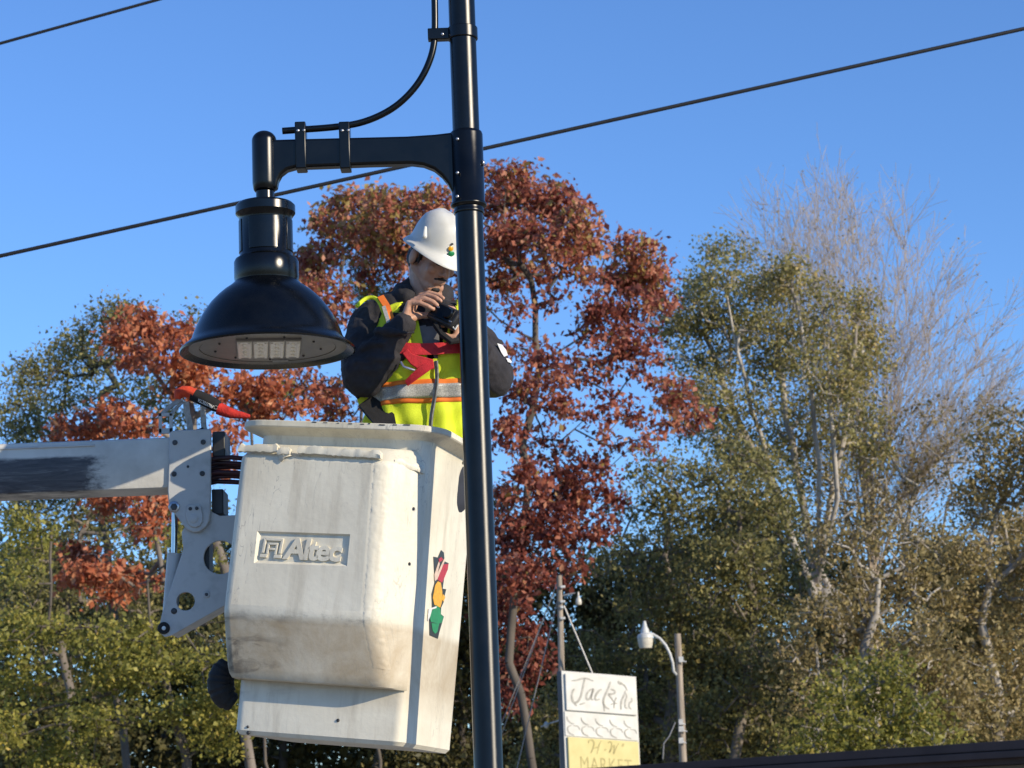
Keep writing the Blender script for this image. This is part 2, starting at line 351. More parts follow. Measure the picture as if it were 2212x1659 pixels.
# ------------------------------------------------------------------ ground
def sheet(name, x0, x1, y0, y1, z, mat):
    mb = MB(); nx, ny = 24, 24
    xs = np.linspace(x0, x1, nx + 1); ys = np.linspace(y0, y1, ny + 1)
    mb.add([(x, y, z) for y in ys for x in xs], [(j * (nx + 1) + i, j * (nx + 1) + i + 1, (j + 1) * (nx + 1) + i + 1, (j + 1) * (nx + 1) + i) for j in range(ny) for i in range(nx)])
    o = obj(name, mb, mat, smooth=False, fix=False); o['kind'] = 'structure'; return o
sheet('ground', -1500, 1500, -1500, 1500, 0.0, MATS['grass'])
sheet('road', -200, 200, -12, 14, 0.006, MATS['asphalt'])
sheet('parking_lot', -30, 40, 18, 48, 0.004, MATS['gravel_tan'])
mb = MB(); mb.box((0, 14.1, 0.07), (400, 0.2, 0.14)); o = obj('kerb', mb, MATS['wall_tan']); o['kind'] = 'structure'
mb = MB(); mb.box((0, 7.6, 0.06), (400, 1.6, 0.12)); o = obj('pavement', mb, MATS['gravel_tan']); o['kind'] = 'structure'

# ------------------------------------------------------------------ street lamp
PY = 7.655
PX = float(at(1032, 1000, PY)[0])
def zpole(py): return at(1000, py, PY)[2]
def spx(n): return n * 0.001581       # picture units to metres at the lamp
def build_lamp():
    K = MATS['black_paint']
    t = thing('street_lamp', 'black street lamp post with a side arm carrying a bell-shaped pendant lamp', 'street lamp', (PX, PY, 0.0))
    z = lambda p: at(575, p, PY)[2]
    zs = lambda p: at(1010, p, PY)[2]
    c = lambda zz: (PX, PY, zz)
    mb = MB(); mb.lathe([(0.0, 0.12), (0.19, 0.12), (0.19, 0.16), (0.15, 0.24), (0.13, 0.60), (0.085, 0.68), (0.06, 0.74), (0.0495, 0.78), (0.0485, zs(452)), (0.0, zs(452))], (PX, PY, 0), 56)
    obj('post', mb, K, t)
    mb = MB(); mb.lathe([(0, zs(290)), (0.0475, zs(290)), (0.0465, zs(-500)), (0.055, zs(-505)), (0.055, zs(-525)), (0.03, zs(-560)), (0, zs(-575))], (PX, PY, 0), 56)
    obj('upper_post', mb, K, t)
    # sleeve with moulded rings
    mb = MB(); a, b = zs(462), zs(285)
    mb.lathe([(0, a), (0.053, a), (0.0545, a + 0.004), (0.053, a + 0.010), (0.0512, a + 0.014), (0.0512, a + 0.020), (0.0625, a + 0.026), (0.0640, a + 0.031), (0.0625, a + 0.036), (0.0575, a + 0.042), (0.0580, b - 0.012), (0.0555, b - 0.003), (0.052, b), (0, b)], (PX, PY, 0), 56)
    sl = obj('sleeve', mb, K, t, angle=50)
    for q in (300, 373, 424):
        mb = MB(); p = at(988, q, PY - 0.054); mb.ball(p, (0.006, 0.004, 0.006)); obj('bolt', mb, MATS['bolt_steel'], sl)
    # arm: cast web with filleted ends
    LX = float(at(574, 500, PY)[0])
    pts = []
    def q(px, py): p = at(px, py, PY); pts.append((p[0], PY - 0.026, p[2]))
    for px, py in [(575, 306), (640, 304), (760, 301), (880, 298), (940, 294), (990, 288), (1010, 288), (1010, 440), (985, 440), (978, 420), (968, 400), (955, 383), (938, 369), (915, 360), (890, 357), (800, 359), (700, 363), (640, 365), (622, 370), (609, 380), (602, 393), (599, 410), (575, 410)]: q(px, py)
    mb = MB(); mb.prism(pts, (0, 0.052, 0))
    arm = obj('arm', mb, K, t, bevel=0.009, seg=3)
    # end socket (rounded cap)
    mb = MB(); r = spx(27.5); zt = z(283); zb = z(414)
    prof = [(0, zb), (r * 0.80, zb), (r * 0.93, zb + 0.008), (r, zb + 0.03)] + [(r * math.cos(a), zt - r * 0.85 + r * 0.85 * math.sin(a)) for a in np.linspace(0, math.pi / 2 - 0.05, 9)] + [(0, zt)]
    mb.lathe(prof, (LX, PY, 0), 40); obj('arm_socket', mb, K, t, angle=60)
    # scroll rod from the arm up the post
    path = [at(610, 283, PY)]
    for px, py in [(650, 280), (700, 277), (745, 272), (775, 267), (805, 257), (835, 243), (862, 225), (886, 202), (906, 177), (921, 150), (932, 122), (938, 96), (940, 60), (939, 0), (934, -200), (928, -420)]: path.append(at(px, py, PY))
    pp = [path[0]]
    for i in range(1, len(path)):
        for k in range(1, 4): pp.append(path[i - 1] + (path[i] - path[i - 1]) * k / 3)
    P = np.array(pp)
    for _ in range(4): P[1:-1] = (P[:-2] + 2 * P[1:-1] + P[2:]) / 4
    mb = MB(); mb.tube(list(P), 0.0122, 12); obj('scroll_rod', mb, K, t, angle=60)
    for x0 in (650, 745):          # band clamps holding rod and arm together
        pa = at(x0 - 0.4, 268, PY); pb = at(x0 + 2, 369, PY)
        mb = MB(); w = 0.038
        mb.box(((pa[0] + pb[0]) / 2, PY, (pa[2] + pb[2]) / 2), (w, 0.066, pa[2] - pb[2]))
        cl = obj('clamp', mb, K, t, bevel=0.004)
        for dx in (-0.009, 0.012):
            mb = MB(); mb.ball((pa[0] + dx + 0.002, PY - 0.034, pa[2] - 0.034), (0.0055, 0.004, 0.0055)); obj('bolt', mb, MATS['bolt_steel'], cl)
    for yc, ext in ((73, 0.0), (-380, 0.0)):
        zz = zs(yc)
        mb = MB(); mb.lathe([(0.046, zz - 0.022), (0.0535, zz - 0.022), (0.0535, zz + 0.022), (0.046, zz + 0.022)], (PX, PY, 0), 48)
        xa = at(940, 73, PY)[0]
        mb.box(((xa + PX - 0.045) / 2 - 0.010, PY, zz), (PX - 0.045 - xa + 0.032, 0.034, 0.042))
        cl = obj('clamp', mb, K, t, bevel=0.003)
        mb = MB(); mb.ball((xa + 0.026, PY - 0.018, zz - 0.004), (0.006, 0.004, 0.006)); obj('bolt', mb, MATS['bolt_steel'], cl)
    # pendant luminaire
    prof = [(20, 405), (20, 434), (42, 437), (61, 441), (66, 446), (66, 462), (62, 467), (58.5, 472), (58, 478), (58, 552), (61, 557), (68, 561), (71, 567), (71, 603), (69.5, 607), (69.5, 612), (73, 616)]
    mb = MB(); mb.lathe([(0, z(405))] + [(spx(r), z(p)) for r, p in prof] + [(0, z(616))], (LX, PY, 0), 64)
    K2 = MATS['lamp_paint']
    hs = obj('lamp_housing', mb, K2, t, angle=30)
    for k in range(4):             # raised covers on the housing
        a0 = RAD(-122 + 90 * k); rings = []
        for a in np.linspace(a0, a0 + RAD(64), 14):
            rr = spx(59.6)
            rings.append([(LX + spx(56) * math.cos(a), PY + spx(56) * math.sin(a), z(547)), (LX + rr * math.cos(a), PY + rr * math.sin(a), z(547)), (LX + rr * math.cos(a), PY + rr * math.sin(a), z(478)), (LX + spx(56) * math.cos(a), PY + spx(56) * math.sin(a), z(478))])
        mb = MB(); mb.loft(rings); obj('housing_cover', mb, K2, hs, angle=30, bevel=0.0015)
    zr = z(754)
    dome = [(70, 612), (80, 621), (95, 631), (108, 642), (123, 657), (136, 674), (147, 692), (155, 708), (161, 722), (165, 734), (170, 741), (180, 749), (190, 757), (192, 760)]
    prof = [(spx(60), z(612))] + [(spx(r), z(p) + 0.004) for r, p in dome] + [(spx(191), zr - 0.012), (spx(188), zr - 0.012), (spx(180), zr - 0.004), (spx(168), zr + 0.004), (spx(164), zr + 0.02), (spx(100), zr + 0.10), (spx(60), zr + 0.10)]
    mb = MB(); mb.lathe(prof, (LX, PY, 0), 96); dm = obj('lamp_shade', mb, K2, t, angle=30)
    mb = MB(); mb.lathe([(0, zr + 0.004), (spx(147), zr + 0.004), (spx(147), zr + 0.0075), (spx(149), zr + 0.0075), (spx(149), zr + 0.002), (spx(172), zr + 0.001), (spx(172), zr + 0.012), (0, zr + 0.012)], (LX, PY, 0), 96)
    pl = obj('underside_plate', mb, MATS['lamp_under'], t, angle=25)
    for a in range(0, 360, 40):
        mb = MB(); mb.ball((LX + 0.185 * math.cos(RAD(a + 14)), PY + 0.185 * math.sin(RAD(a + 14)), zr + 0.002), (0.0045, 0.0045, 0.004)); obj('screw', mb, MATS['dark_bolt'], pl)
    RP = np.array(Matrix.Rotation(RAD(6.5), 3, 'Z')); LC = np.array([LX + 0.006, PY - 0.025, 0.0]); lp = lambda x, y, z_: LC + RP @ np.array([x, y, z_])
    mb = MB(); mb.box(lp(0, 0, zr + 0.001), (0.222, 0.262, 0.010), RP); pn = obj('led_panel', mb, MATS['lamp_under'], t, bevel=0.002)
    for k in range(4):
        x = -0.0825 + 0.055 * k
        mb = MB(); mb.box(lp(x, 0, zr - 0.0065), (0.050, 0.25, 0.007), RP); md = obj('led_module', mb, MATS['led_lens'], pn, bevel=0.003)
        mb = MB()
        for j in range(4):
            mb.ball(lp(x, -0.090 + 0.06 * j, zr - 0.0105), (0.008, 0.018, 0.004), n=10, k=6)
        for s in (-1, 1): mb.box(lp(x + s * 0.017, 0, zr - 0.0115), (0.008, 0.24, 0.004), RP)
        obj('lens_row', mb, MATS['led_lens'], md)
    mb = MB(); mb.box((LX + 0.02, PY + 0.215, zr + 0.002), (0.055, 0.03, 0.004)); obj('rating_plate', mb, MATS['print_grey'], pl)
    mb = MB(); p = at(1044, 352, PY - 0.02); mb.ball(p, (0.006, 0.009, 0.011)); obj('side_screw', mb, MATS['bolt_steel'], sl)
build_lamp()

# ------------------------------------------------------------------ bucket
def to_mesh_text(body, size, extrude, offset=0.0, shear=0.0, space=1.0, bevel=0.0):
    cu = bpy.data.curves.new('lettering', 'FONT'); cu.body = body; cu.size = size; cu.extrude = extrude; cu.offset = offset; cu.shear = shear
    cu.space_character = space; cu.bevel_depth = bevel; cu.bevel_resolution = 0; cu.resolution_u = 4
    o = bpy.data.objects.new('lettering', cu); COL.objects.link(o)
    dg = bpy.context.evaluated_depsgraph_get()
    me = bpy.data.meshes.new_from_object(o.evaluated_get(dg))
    v = np.zeros(len(me.vertices) * 3); me.vertices.foreach_get('co', v); v = v.reshape(-1, 3)
    fs = [tuple(p.vertices) for p in me.polygons]
    bpy.data.objects.remove(o); bpy.data.curves.remove(cu); bpy.data.meshes.remove(me)
    return v, fs
def text_on(body, org, xd, yd, width, height, extrude, offset=0.0, shear=0.0, space=1.0):
    """lettering laid on a plane: org is its lower left corner, xd / yd the unit axes"""
    v, fs = to_mesh_text(body, 1.0, 0.02, offset, shear, space)
    lo, hi = v.min(0), v.max(0)
    xd = np.asarray(xd, float); yd = np.asarray(yd, float); nd = np.cross(xd, yd); org = np.asarray(org, float)
    P = org + np.outer((v[:, 0] - lo[0]) / (hi[0] - lo[0]) * width, xd) + np.outer((v[:, 1] - lo[1]) / (hi[1] - lo[1]) * height, yd) + np.outer(v[:, 2] / 0.02 * extrude, nd)
    mb = MB(); mb.add(P, fs); return mb
def rrect(x0, x1, y0, y1, r, z, n=6):
    pts = []
    for cx, cy, a0 in ((x1 - r, y0 + r, -90), (x1 - r, y1 - r, 0), (x0 + r, y1 - r, 90), (x0 + r, y0 + r, 180)):
        for k in range(n + 1):
            a = RAD(a0 + 90 * k / n); pts.append((cx + r * math.cos(a), cy + r * math.sin(a), z))
    return pts
B_ROT = Matrix.Rotation(RAD(6.9), 3, 'Y') @ Matrix.Rotation(RAD(-16), 3, 'Z')
BW, BD, BH = 0.2975, 0.55, 1.10
_corner = Vector(at(868, 1612, 7.75))
B_ORG = _corner - B_ROT @ Vector((BW, 0, 0))
B_MAT = Matrix.Translation(B_ORG) @ B_ROT.to_4x4()
def bloc(px, py, axis, val):
    """point of the bucket's own space where the sight line meets one of its planes"""
    d = B_ROT.transposed() @ Vector(ray(px, py)); c = B_ROT.transposed() @ (Vector(EYE) - B_ORG)
    return c + d * ((val - c[axis]) / d[axis])
def build_bucket():
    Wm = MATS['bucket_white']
    t = thing('lift_bucket', 'white fibreglass lift bucket with embossed front panel, scuffed and stained, holding the worker', 'lift bucket', None, mat4=B_MAT)
    XL = -0.325
    rings = [rrect(XL + 0.012, BW - 0.012, 0.012, BD - 0.012, 0.028, 0.0), rrect(XL, BW, 0, BD, 0.036, 0.014), rrect(XL - 0.004, BW, -0.002, BD, 0.034, 0.5), rrect(XL - 0.012, BW, -0.004, BD, 0.036, 1.035)]
    rings += [rrect(XL - 0.018, BW + 0.006, -0.010, BD + 0.006, 0.065, 1.050), rrect(XL - 0.045, BW + 0.030, -0.034, BD + 0.03, 0.09, 1.066), rrect(XL - 0.085, BW + 0.058, -0.062, BD + 0.06, 0.11, 1.072),
              rrect(XL - 0.090, BW + 0.062, -0.066, BD + 0.064, 0.114, 1.076), rrect(XL - 0.090, BW + 0.062, -0.066, BD + 0.064, 0.114, 1.093), rrect(XL - 0.086, BW + 0.058, -0.062, BD + 0.06, 0.11, 1.096),
              rrect(XL + 0.005, BW - 0.012, 0.010, BD - 0.012, 0.05, 1.096), rrect(XL + 0.014, BW - 0.02, 0.02, BD - 0.02, 0.05, 1.07), rrect(XL + 0.03, BW - 0.03, 0.03, BD - 0.03, 0.05, 0.03)]
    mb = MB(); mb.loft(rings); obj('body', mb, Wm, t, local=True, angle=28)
    # chipped rim edge: thin worn capping in lengths
    # front panel that stands proud of the body
    FP = -0.115
    def sec(z, xl, xr, front, back=0.004, rl=0.035, xb=None, rr=0.042):
        """plan outline: left side, rounded left corner, front face, rounded right corner, facet back to the body"""
        pts = [(xl, back, z)]
        for k in range(6):
            a = RAD(180 + 90 * k / 5); pts.append((xl + rl + rl * math.cos(a), min(front + rl + rl * math.sin(a), back - 0.001), z))
        xb_ = (BW + 0.002) if xb is None else xb
        # blend front face into the facet
        fx, fy = unit([xb_ - xr, back - front])[:2] if False else (0, 0)
        d = np.array([xb_ - xr, back - front]); d = d / np.linalg.norm(d)
        for k in range(5):
            s = k / 4.0
            p0 = np.array([xr - rr, front]); p1 = np.array([xr, front]); p2 = np.array([xr, front]) + d * rr
            q = (1 - s) ** 2 * p0 + 2 * s * (1 - s) * p1 + s * s * p2
            pts.append((q[0], q[1], z))
        pts.append((xb_, back, z))
        return pts
    levels = [(0.196, -0.315, 0.225, -0.010), (0.186, -0.322, 0.240, -0.045), (0.190, -0.334, 0.242, -0.058), (0.204, -0.343, 0.239, -0.068), (0.225, -0.349, 0.233, -0.0735), (0.330, -0.360, 0.207, -0.0965), (0.380, -0.364, 0.1945, -0.1075), (0.394, -0.3655, 0.1912, -0.1106), (0.402, -0.366, 0.190, -0.1132), (0.414, -0.3662, 0.1888, -0.1162), (0.424, -0.3662, 0.1884, -0.1170), (0.436, -0.366, 0.188, -0.117),
              (0.70, -0.364, 0.182, -0.116), (0.945, -0.362, 0.176, -0.115), (0.958, -0.360, 0.175, -0.112), (0.964, -0.356, 0.172, -0.104), (1.00, -0.350, 0.166, -0.062), (1.012, -0.345, 0.160, -0.045), (1.016, -0.335, 0.158, -0.010)]
    # recess for the logo is left open in the front face, see below
    rings = [sec(z, xl, xr, fr, xb=min(BW - 0.002, xr + 0.112), rl=min(0.035, max(0.006, -fr * 0.5))) for z, xl, xr, fr in levels]
    n = len(rings[0])
    LX0, LX1, LZ0, LZ1 = -0.262, 0.082, 0.582, 0.694
    mb = MB(); mb.loft(rings)
    # open the flat front face: drop the quads of the front between z .425 and .945 and refill round the logo recess
    iL, iR = 6, 7               # ring indices of the ends of the flat face
    rows = [i for i, l in enumerate(levels) if 0.43 <= l[0] <= 0.95]
    def is_front(fc):
        return len(fc) == 4 and set(k % n for k in fc) == {iL, iR} and all(rows[0] <= k // n <= rows[-1] for k in fc)
    mb.f = [fc for fc in mb.f if not is_front(fc)]
    def fr(z): return np.interp(z, [l[0] for l in levels], [l[3] for l in levels])
    zb, zt = levels[rows[0]][0], levels[rows[-1]][0]
    xa = lambda z: np.interp(z, [l[0] for l in levels], [r[iL][0] for r in rings]); xb = lambda z: np.interp(z, [l[0] for l in levels], [r[iR][0] for r in rings])
    V = lambda x, z, d=0.0: (x, fr(z) + d, z)
    DEP, SL = 0.011, 0.010
    outer = [V(LX0, LZ0), V(LX1, LZ0 + 0.006), V(LX1, LZ1 + 0.004), V(LX0, LZ1)]
    inner = [V(LX0 + SL, LZ0 + SL, DEP), V(LX1 - SL * 0.5, LZ0 + 0.006 + SL, DEP), V(LX1 - SL * 0.5, LZ1 + 0.004 - SL * 0.6, DEP), V(LX0 + SL, LZ1 - SL * 0.6, DEP)]
    frame_pts = [V(xa(zb), zb), V(xb(zb), zb), V(xb(zt), zt), V(xa(zt), zt)]
    mb.add(frame_pts + outer + inner, [(0, 1, 5, 4), (1, 2, 6, 5), (2, 3, 7, 6), (3, 0, 4, 7), (4, 5, 9, 8), (5, 6, 10, 9), (6, 7, 11, 10), (7, 4, 8, 11), (8, 9, 10, 11)])
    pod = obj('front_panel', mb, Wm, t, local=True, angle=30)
    # raised logo: framed mark and lettering
    yb = fr(0.64) + DEP - 0.001
    def logo_bar(x0, z0, x1, z1, x2, z2, x3, z3, m_):
        m_.prism([(x0, yb, z0), (x1, yb, z1), (x2, yb, z2), (x3, yb, z3)], (0, -0.0075, 0))
    zz0 = LZ0 + 0.021; hh = 0.070; x0 = LX0 + 0.020; ww = 0.074; b = 0.0105
    S = lambda x, z: (x + (z - zz0) * 0.10, yb, z - 0.0)
    mb = MB()
    def poly(pts): mb.prism([S(x, z) for x, z in pts], (0, -0.0075, 0))
    # outer frame of the mark
    poly([(x0, zz0 + 0.016), (x0 + b, zz0 + 0.016), (x0 + b, zz0 + hh - b), (x0, zz0 + hh)])
    poly([(x0, zz0 + hh), (x0 + b, zz0 + hh - b), (x0 + ww - b, zz0 + hh - b), (x0 + ww, zz0 + hh)])
    poly([(x0 + ww, zz0 + hh), (x0 + ww - b, zz0 + hh - b), (x0 + ww - b, zz0 + 0.016), (x0 + ww, zz0 + 0.016)])
    poly([(x0 - 0.004, zz0), (x0 + 0.024, zz0), (x0 + 0.024, zz0 + 0.0125), (x0 - 0.004, zz0 + 0.0125)])
    poly([(x0 + ww - 0.026, zz0), (x0 + ww + 0.004, zz0), (x0 + ww + 0.004, zz0 + 0.0125), (x0 + ww - 0.026, zz0 + 0.0125)])
    # inner letter of the mark
    xi, xo = x0 + 0.017, x0 + ww - 0.017; zi = zz0 + hh - 0.017
    poly([(xi, zz0 + 0.0125), (xi + 0.009, zz0 + 0.0125), (xi + 0.009, zi - 0.008), (xi, zi)])
    poly([(xi, zi), (xi + 0.009, zi - 0.008), (xo - 0.009, zi - 0.008), (xo, zi)])
    poly([(xo, zi), (xo - 0.009, zi - 0.008), (xo - 0.009, zz0 + 0.0125), (xo, zz0 + 0.0125)])
    poly([(xi + 0.009, zi - 0.026), (xo - 0.009, zi - 0.026), (xo - 0.009, zi - 0.018), (xi + 0.009, zi - 0.018)])
    obj('embossed_mark', mb, Wm, pod, local=True, bevel=0.0018)
    mb = text_on('Altec', (x0 + ww + 0.008, yb - 0.0035, zz0 - 0.002), (1, 0, 0), (0, 0, 1), 0.218, 0.076, 0.0040, offset=0.030, shear=0.12, space=0.88)
    obj('embossed_lettering', mb, Wm, pod, local=True, bevel=0.0012, smooth=False)
    # torn sealing lip along the top of the panel, in two lengths with ragged ends, and a short end piece
    rng = random.Random(4)
    def lip(xa_, xb_, z0, z1, y0, y1, name='lip_strip', nseg=26, end_drop=0.0):
        rings = []
        for k in range(nseg + 1):
            s = k / nseg; x = xa_ + (xb_ - xa_) * s
            j = lambda a: rng.uniform(-a, a)
            zc0 = z0 + (z1 - z0) * s + j(0.002); h = 0.026 + j(0.004)
            if k in (0, nseg): h *= 0.7
            y = y0 + (y1 - y0) * s
            rings.append([(x + j(0.002), y + 0.010, zc0), (x, y - 0.009 + j(0.002), zc0 + 0.001), (x, y - 0.012 + j(0.002), zc0 + h * 0.5), (x, y - 0.007 + j(0.003), zc0 + h), (x, y + 0.012, zc0 + h + 0.002)])
        m2 = MB(); m2.loft(rings); return obj(name, m2, Wm, pod, local=True, angle=50)
    lip(-0.362, -0.214, 0.968, 0.972, -0.119, -0.119, nseg=14)
    lip(-0.212, -0.165, 0.962, 0.966, -0.121, -0.122, nseg=5)
    lip(-0.138, 0.170, 0.970, 0.962, -0.119, -0.119, nseg=30)
    lip(0.205, 0.288, 0.952, 0.935, -0.068, 0.0, nseg=8)
    # torn flap pieces by the gap
    mb = MB(); mb.add([(-0.215, -0.121, 0.990), (-0.190, -0.126, 0.975), (-0.160, -0.123, 0.962), (-0.185, -0.124, 0.955), (-0.196, -0.122, 0.938), (-0.208, -0.124, 0.950)], [(0, 5, 3, 1), (1, 3, 2), (5, 4, 3)])
    o = obj('torn_flap', mb, Wm, pod, local=True, fix=False); sd = o.modifiers.new('solid', 'SOLIDIFY'); sd.thickness = 0.004
    # rough resin band laid over the corner between front and facet
    nz = 120; nx = 12; rr_ = np.random.RandomState(6); m2 = MB(); H = rr_.uniform(0, 1, (nz, nx)); H = 0.5 * H + 0.25 * np.roll(H, 1, 0) + 0.25 * np.roll(H, 1, 1)
    LZ = [l[0] for l in levels[2:]]; LR = [l[2] for l in levels[2:]]
    for k in range(nz):
        z = 0.950 - 0.70 * k / (nz - 1); xr_ = np.interp(z, LZ, LR); f_ = np.interp(z, LZ, [l[3] for l in levels[2:]]); xb_ = min(BW - 0.002, xr_ + 0.112)
        d_ = unit([xb_ - xr_, 0.004 - f_]); e0 = rr_.uniform(-.012, .012); e1 = rr_.uniform(-.010, .010)
        for q in range(nx):
            s_ = q / (nx - 1); tt_ = 0.05 + 1.0 * s_ + (e0 if q == 0 else 0) * 10 + (e1 if q == nx - 1 else 0) * 10
            p0 = np.array([xr_ - 0.042, f_]); p1 = np.array([xr_, f_]); p2 = p1 + np.array(d_) * 0.042
            tc_ = min(max(tt_, 0), 1); Q = (1 - tc_) ** 2 * p0 + 2 * tc_ * (1 - tc_) * p1 + tc_ ** 2 * p2
            if tt_ < 0: Q = Q + (p1 - p0) * tt_
            if tt_ > 1: Q = Q + (p2 - p1) * (tt_ - 1)
            nn_ = unit(np.array([0.0, -1.0]) * (1 - tc_) + np.array([d_[1], -d_[0]]) * tc_); edge = math.sin(math.pi * s_) ** 0.5
            hgt = -0.0012 + edge * (0.0013 + 0.0030 * H[k, q] ** 2); m2.v.append((Q[0] + nn_[0] * hgt, Q[1] + nn_[1] * hgt, z))
    m2.f = [(k * nx + q, k * nx + q + 1, (k + 1) * nx + q + 1, (k + 1) * nx + q) for k in range(nz - 1) for q in range(nx - 1)]
    obj('resin_band', m2, Wm, pod, local=True, angle=60)
    # rivets on the facet
    for px, py in ((893, 1101), (884, 1220)):
        p = bloc(px, py, 1, -0.012); q = (min(p[0], BW - 0.012), -0.016, p[2])
        mb = MB(); mb.lathe([(0, -0.004), (0.012, -0.004), (0.011, 0.004), (0.006, 0.006), (0, 0.006)], q, 14, axis=(0.72, -0.69, 0)); obj('rivet', mb, MATS['bracket_white'], t, local=True)
        mb = MB(); mb.ball((q[0] + 0.004, q[1] - 0.006, q[2] + 0.002), (0.005, 0.004, 0.006)); obj('rivet_core', mb, MATS['dark_bolt'], t, local=True)
    for px, py, r in ((730, 1556, 0.006), (535, 1570, 0.005), (536, 1583, 0.007)):
        p = bloc(px, py, 1, -0.002); mb = MB(); mb.ball((p[0], -0.001, p[2]), (r, 0.004, r)); obj('rivet', mb, MATS['dark_bolt'], t, local=True)
    # decal on the side face (three figures of cut vinyl, red, amber, green)
    X0 = BW + 0.0012
    def decal(pts, mat, lift, name):
        m2 = MB()
        P = []
        for zx, zy in pts:          # zoomed picture units of the decal: 622 x 1659 over 90 x 240 source px
            px = (1030 + zx / 6.911) * 0.8848; py = (1330 + zy / 6.911) * 0.8848
            q = bloc(px, py, 0, BW + 0.0005); P.append((X0 + lift, q[1], q[2]))
        m2.prism(P, (0.0006, 0, 0)); return obj(name, m2, mat, dec, local=True, smooth=False)
    m0 = MB()
    outline = [(190, 200), (265, 215), (320, 88), (365, 130), (380, 280), (445, 310), (430, 420), (370, 560), (345, 740), (405, 750), (375, 870), (365, 960), (320, 1060), (315, 1170), (365, 1210), (340, 1300), (290, 1470), (265, 1585), (125, 1525), (120, 1290), (115, 1170), (165, 1080), (165, 960), (160, 830), (210, 640), (205, 470)]
    P = []
    for zx, zy in outline:
        q = bloc((1030 + zx / 6.911) * 0.8848, (1330 + zy / 6.911) * 0.8848, 0, BW + 0.0005); P.append((X0, q[1], q[2]))
    m0.prism(P, (0.0008, 0, 0)); dec = obj('decal', m0, MATS['decal_dark'], t, local=True, smooth=False)
    dec['label'] = 'red, amber and green vinyl decal of overlapping figures'
    decal([(270, 240), (320, 205), (350, 250), (285, 300)], MATS['decal_red'], 0.0012, 'decal_patch')
    decal([(340, 330), (440, 320), (420, 430), (355, 590), (330, 640), (255, 590)], MATS['decal_red'], 0.0012, 'decal_patch')
    decal([(275, 280), (290, 320), (225, 610), (205, 600), (200, 500)], MATS['decal_pale'], 0.0014, 'decal_patch')
    decal([(365, 230), (380, 260), (245, 590), (225, 590), (260, 460)], MATS['decal_pale'], 0.0016, 'decal_patch')
    decal([(260, 615), (310, 640), (335, 800), (330, 960), (300, 1060), (200, 1010), (175, 900), (215, 680)], MATS['decal_amber'], 0.0012, 'decal_patch')
    decal([(345, 830), (385, 880), (355, 960), (320, 910)], MATS['decal_amber'], 0.0014, 'decal_patch')
    decal([(235, 1010), (300, 1080), (310, 1180), (350, 1210), (330, 1310), (275, 1330), (140, 1300), (115, 1180), (190, 1070)], MATS['decal_green'], 0.0012, 'decal_patch')
    decal([(150, 1320), (280, 1330), (250, 1470), (210, 1500), (170, 1450)], MATS['decal_green'], 0.0014, 'decal_patch')
    decal([(100, 1080), (235, 1035), (235, 1065), (160, 1090), (130, 1200), (95, 1290), (85, 1270)], MATS['print_white'], 0.0016, 'decal_patch')
    # chipped rim edge marks
    for k in range(9):
        x = -0.12 + 0.045 * k + rng.uniform(-.012, .012)
        mb = MB(); mb.box((x, -0.0665, 1.0925 + rng.uniform(-.003, .001)), (rng.uniform(0.006, 0.024), 0.002, rng.uniform(0.002, 0.004))); obj('rim_chip', mb, MATS['dark_bolt'], t, local=True, smooth=False)
build_bucket()

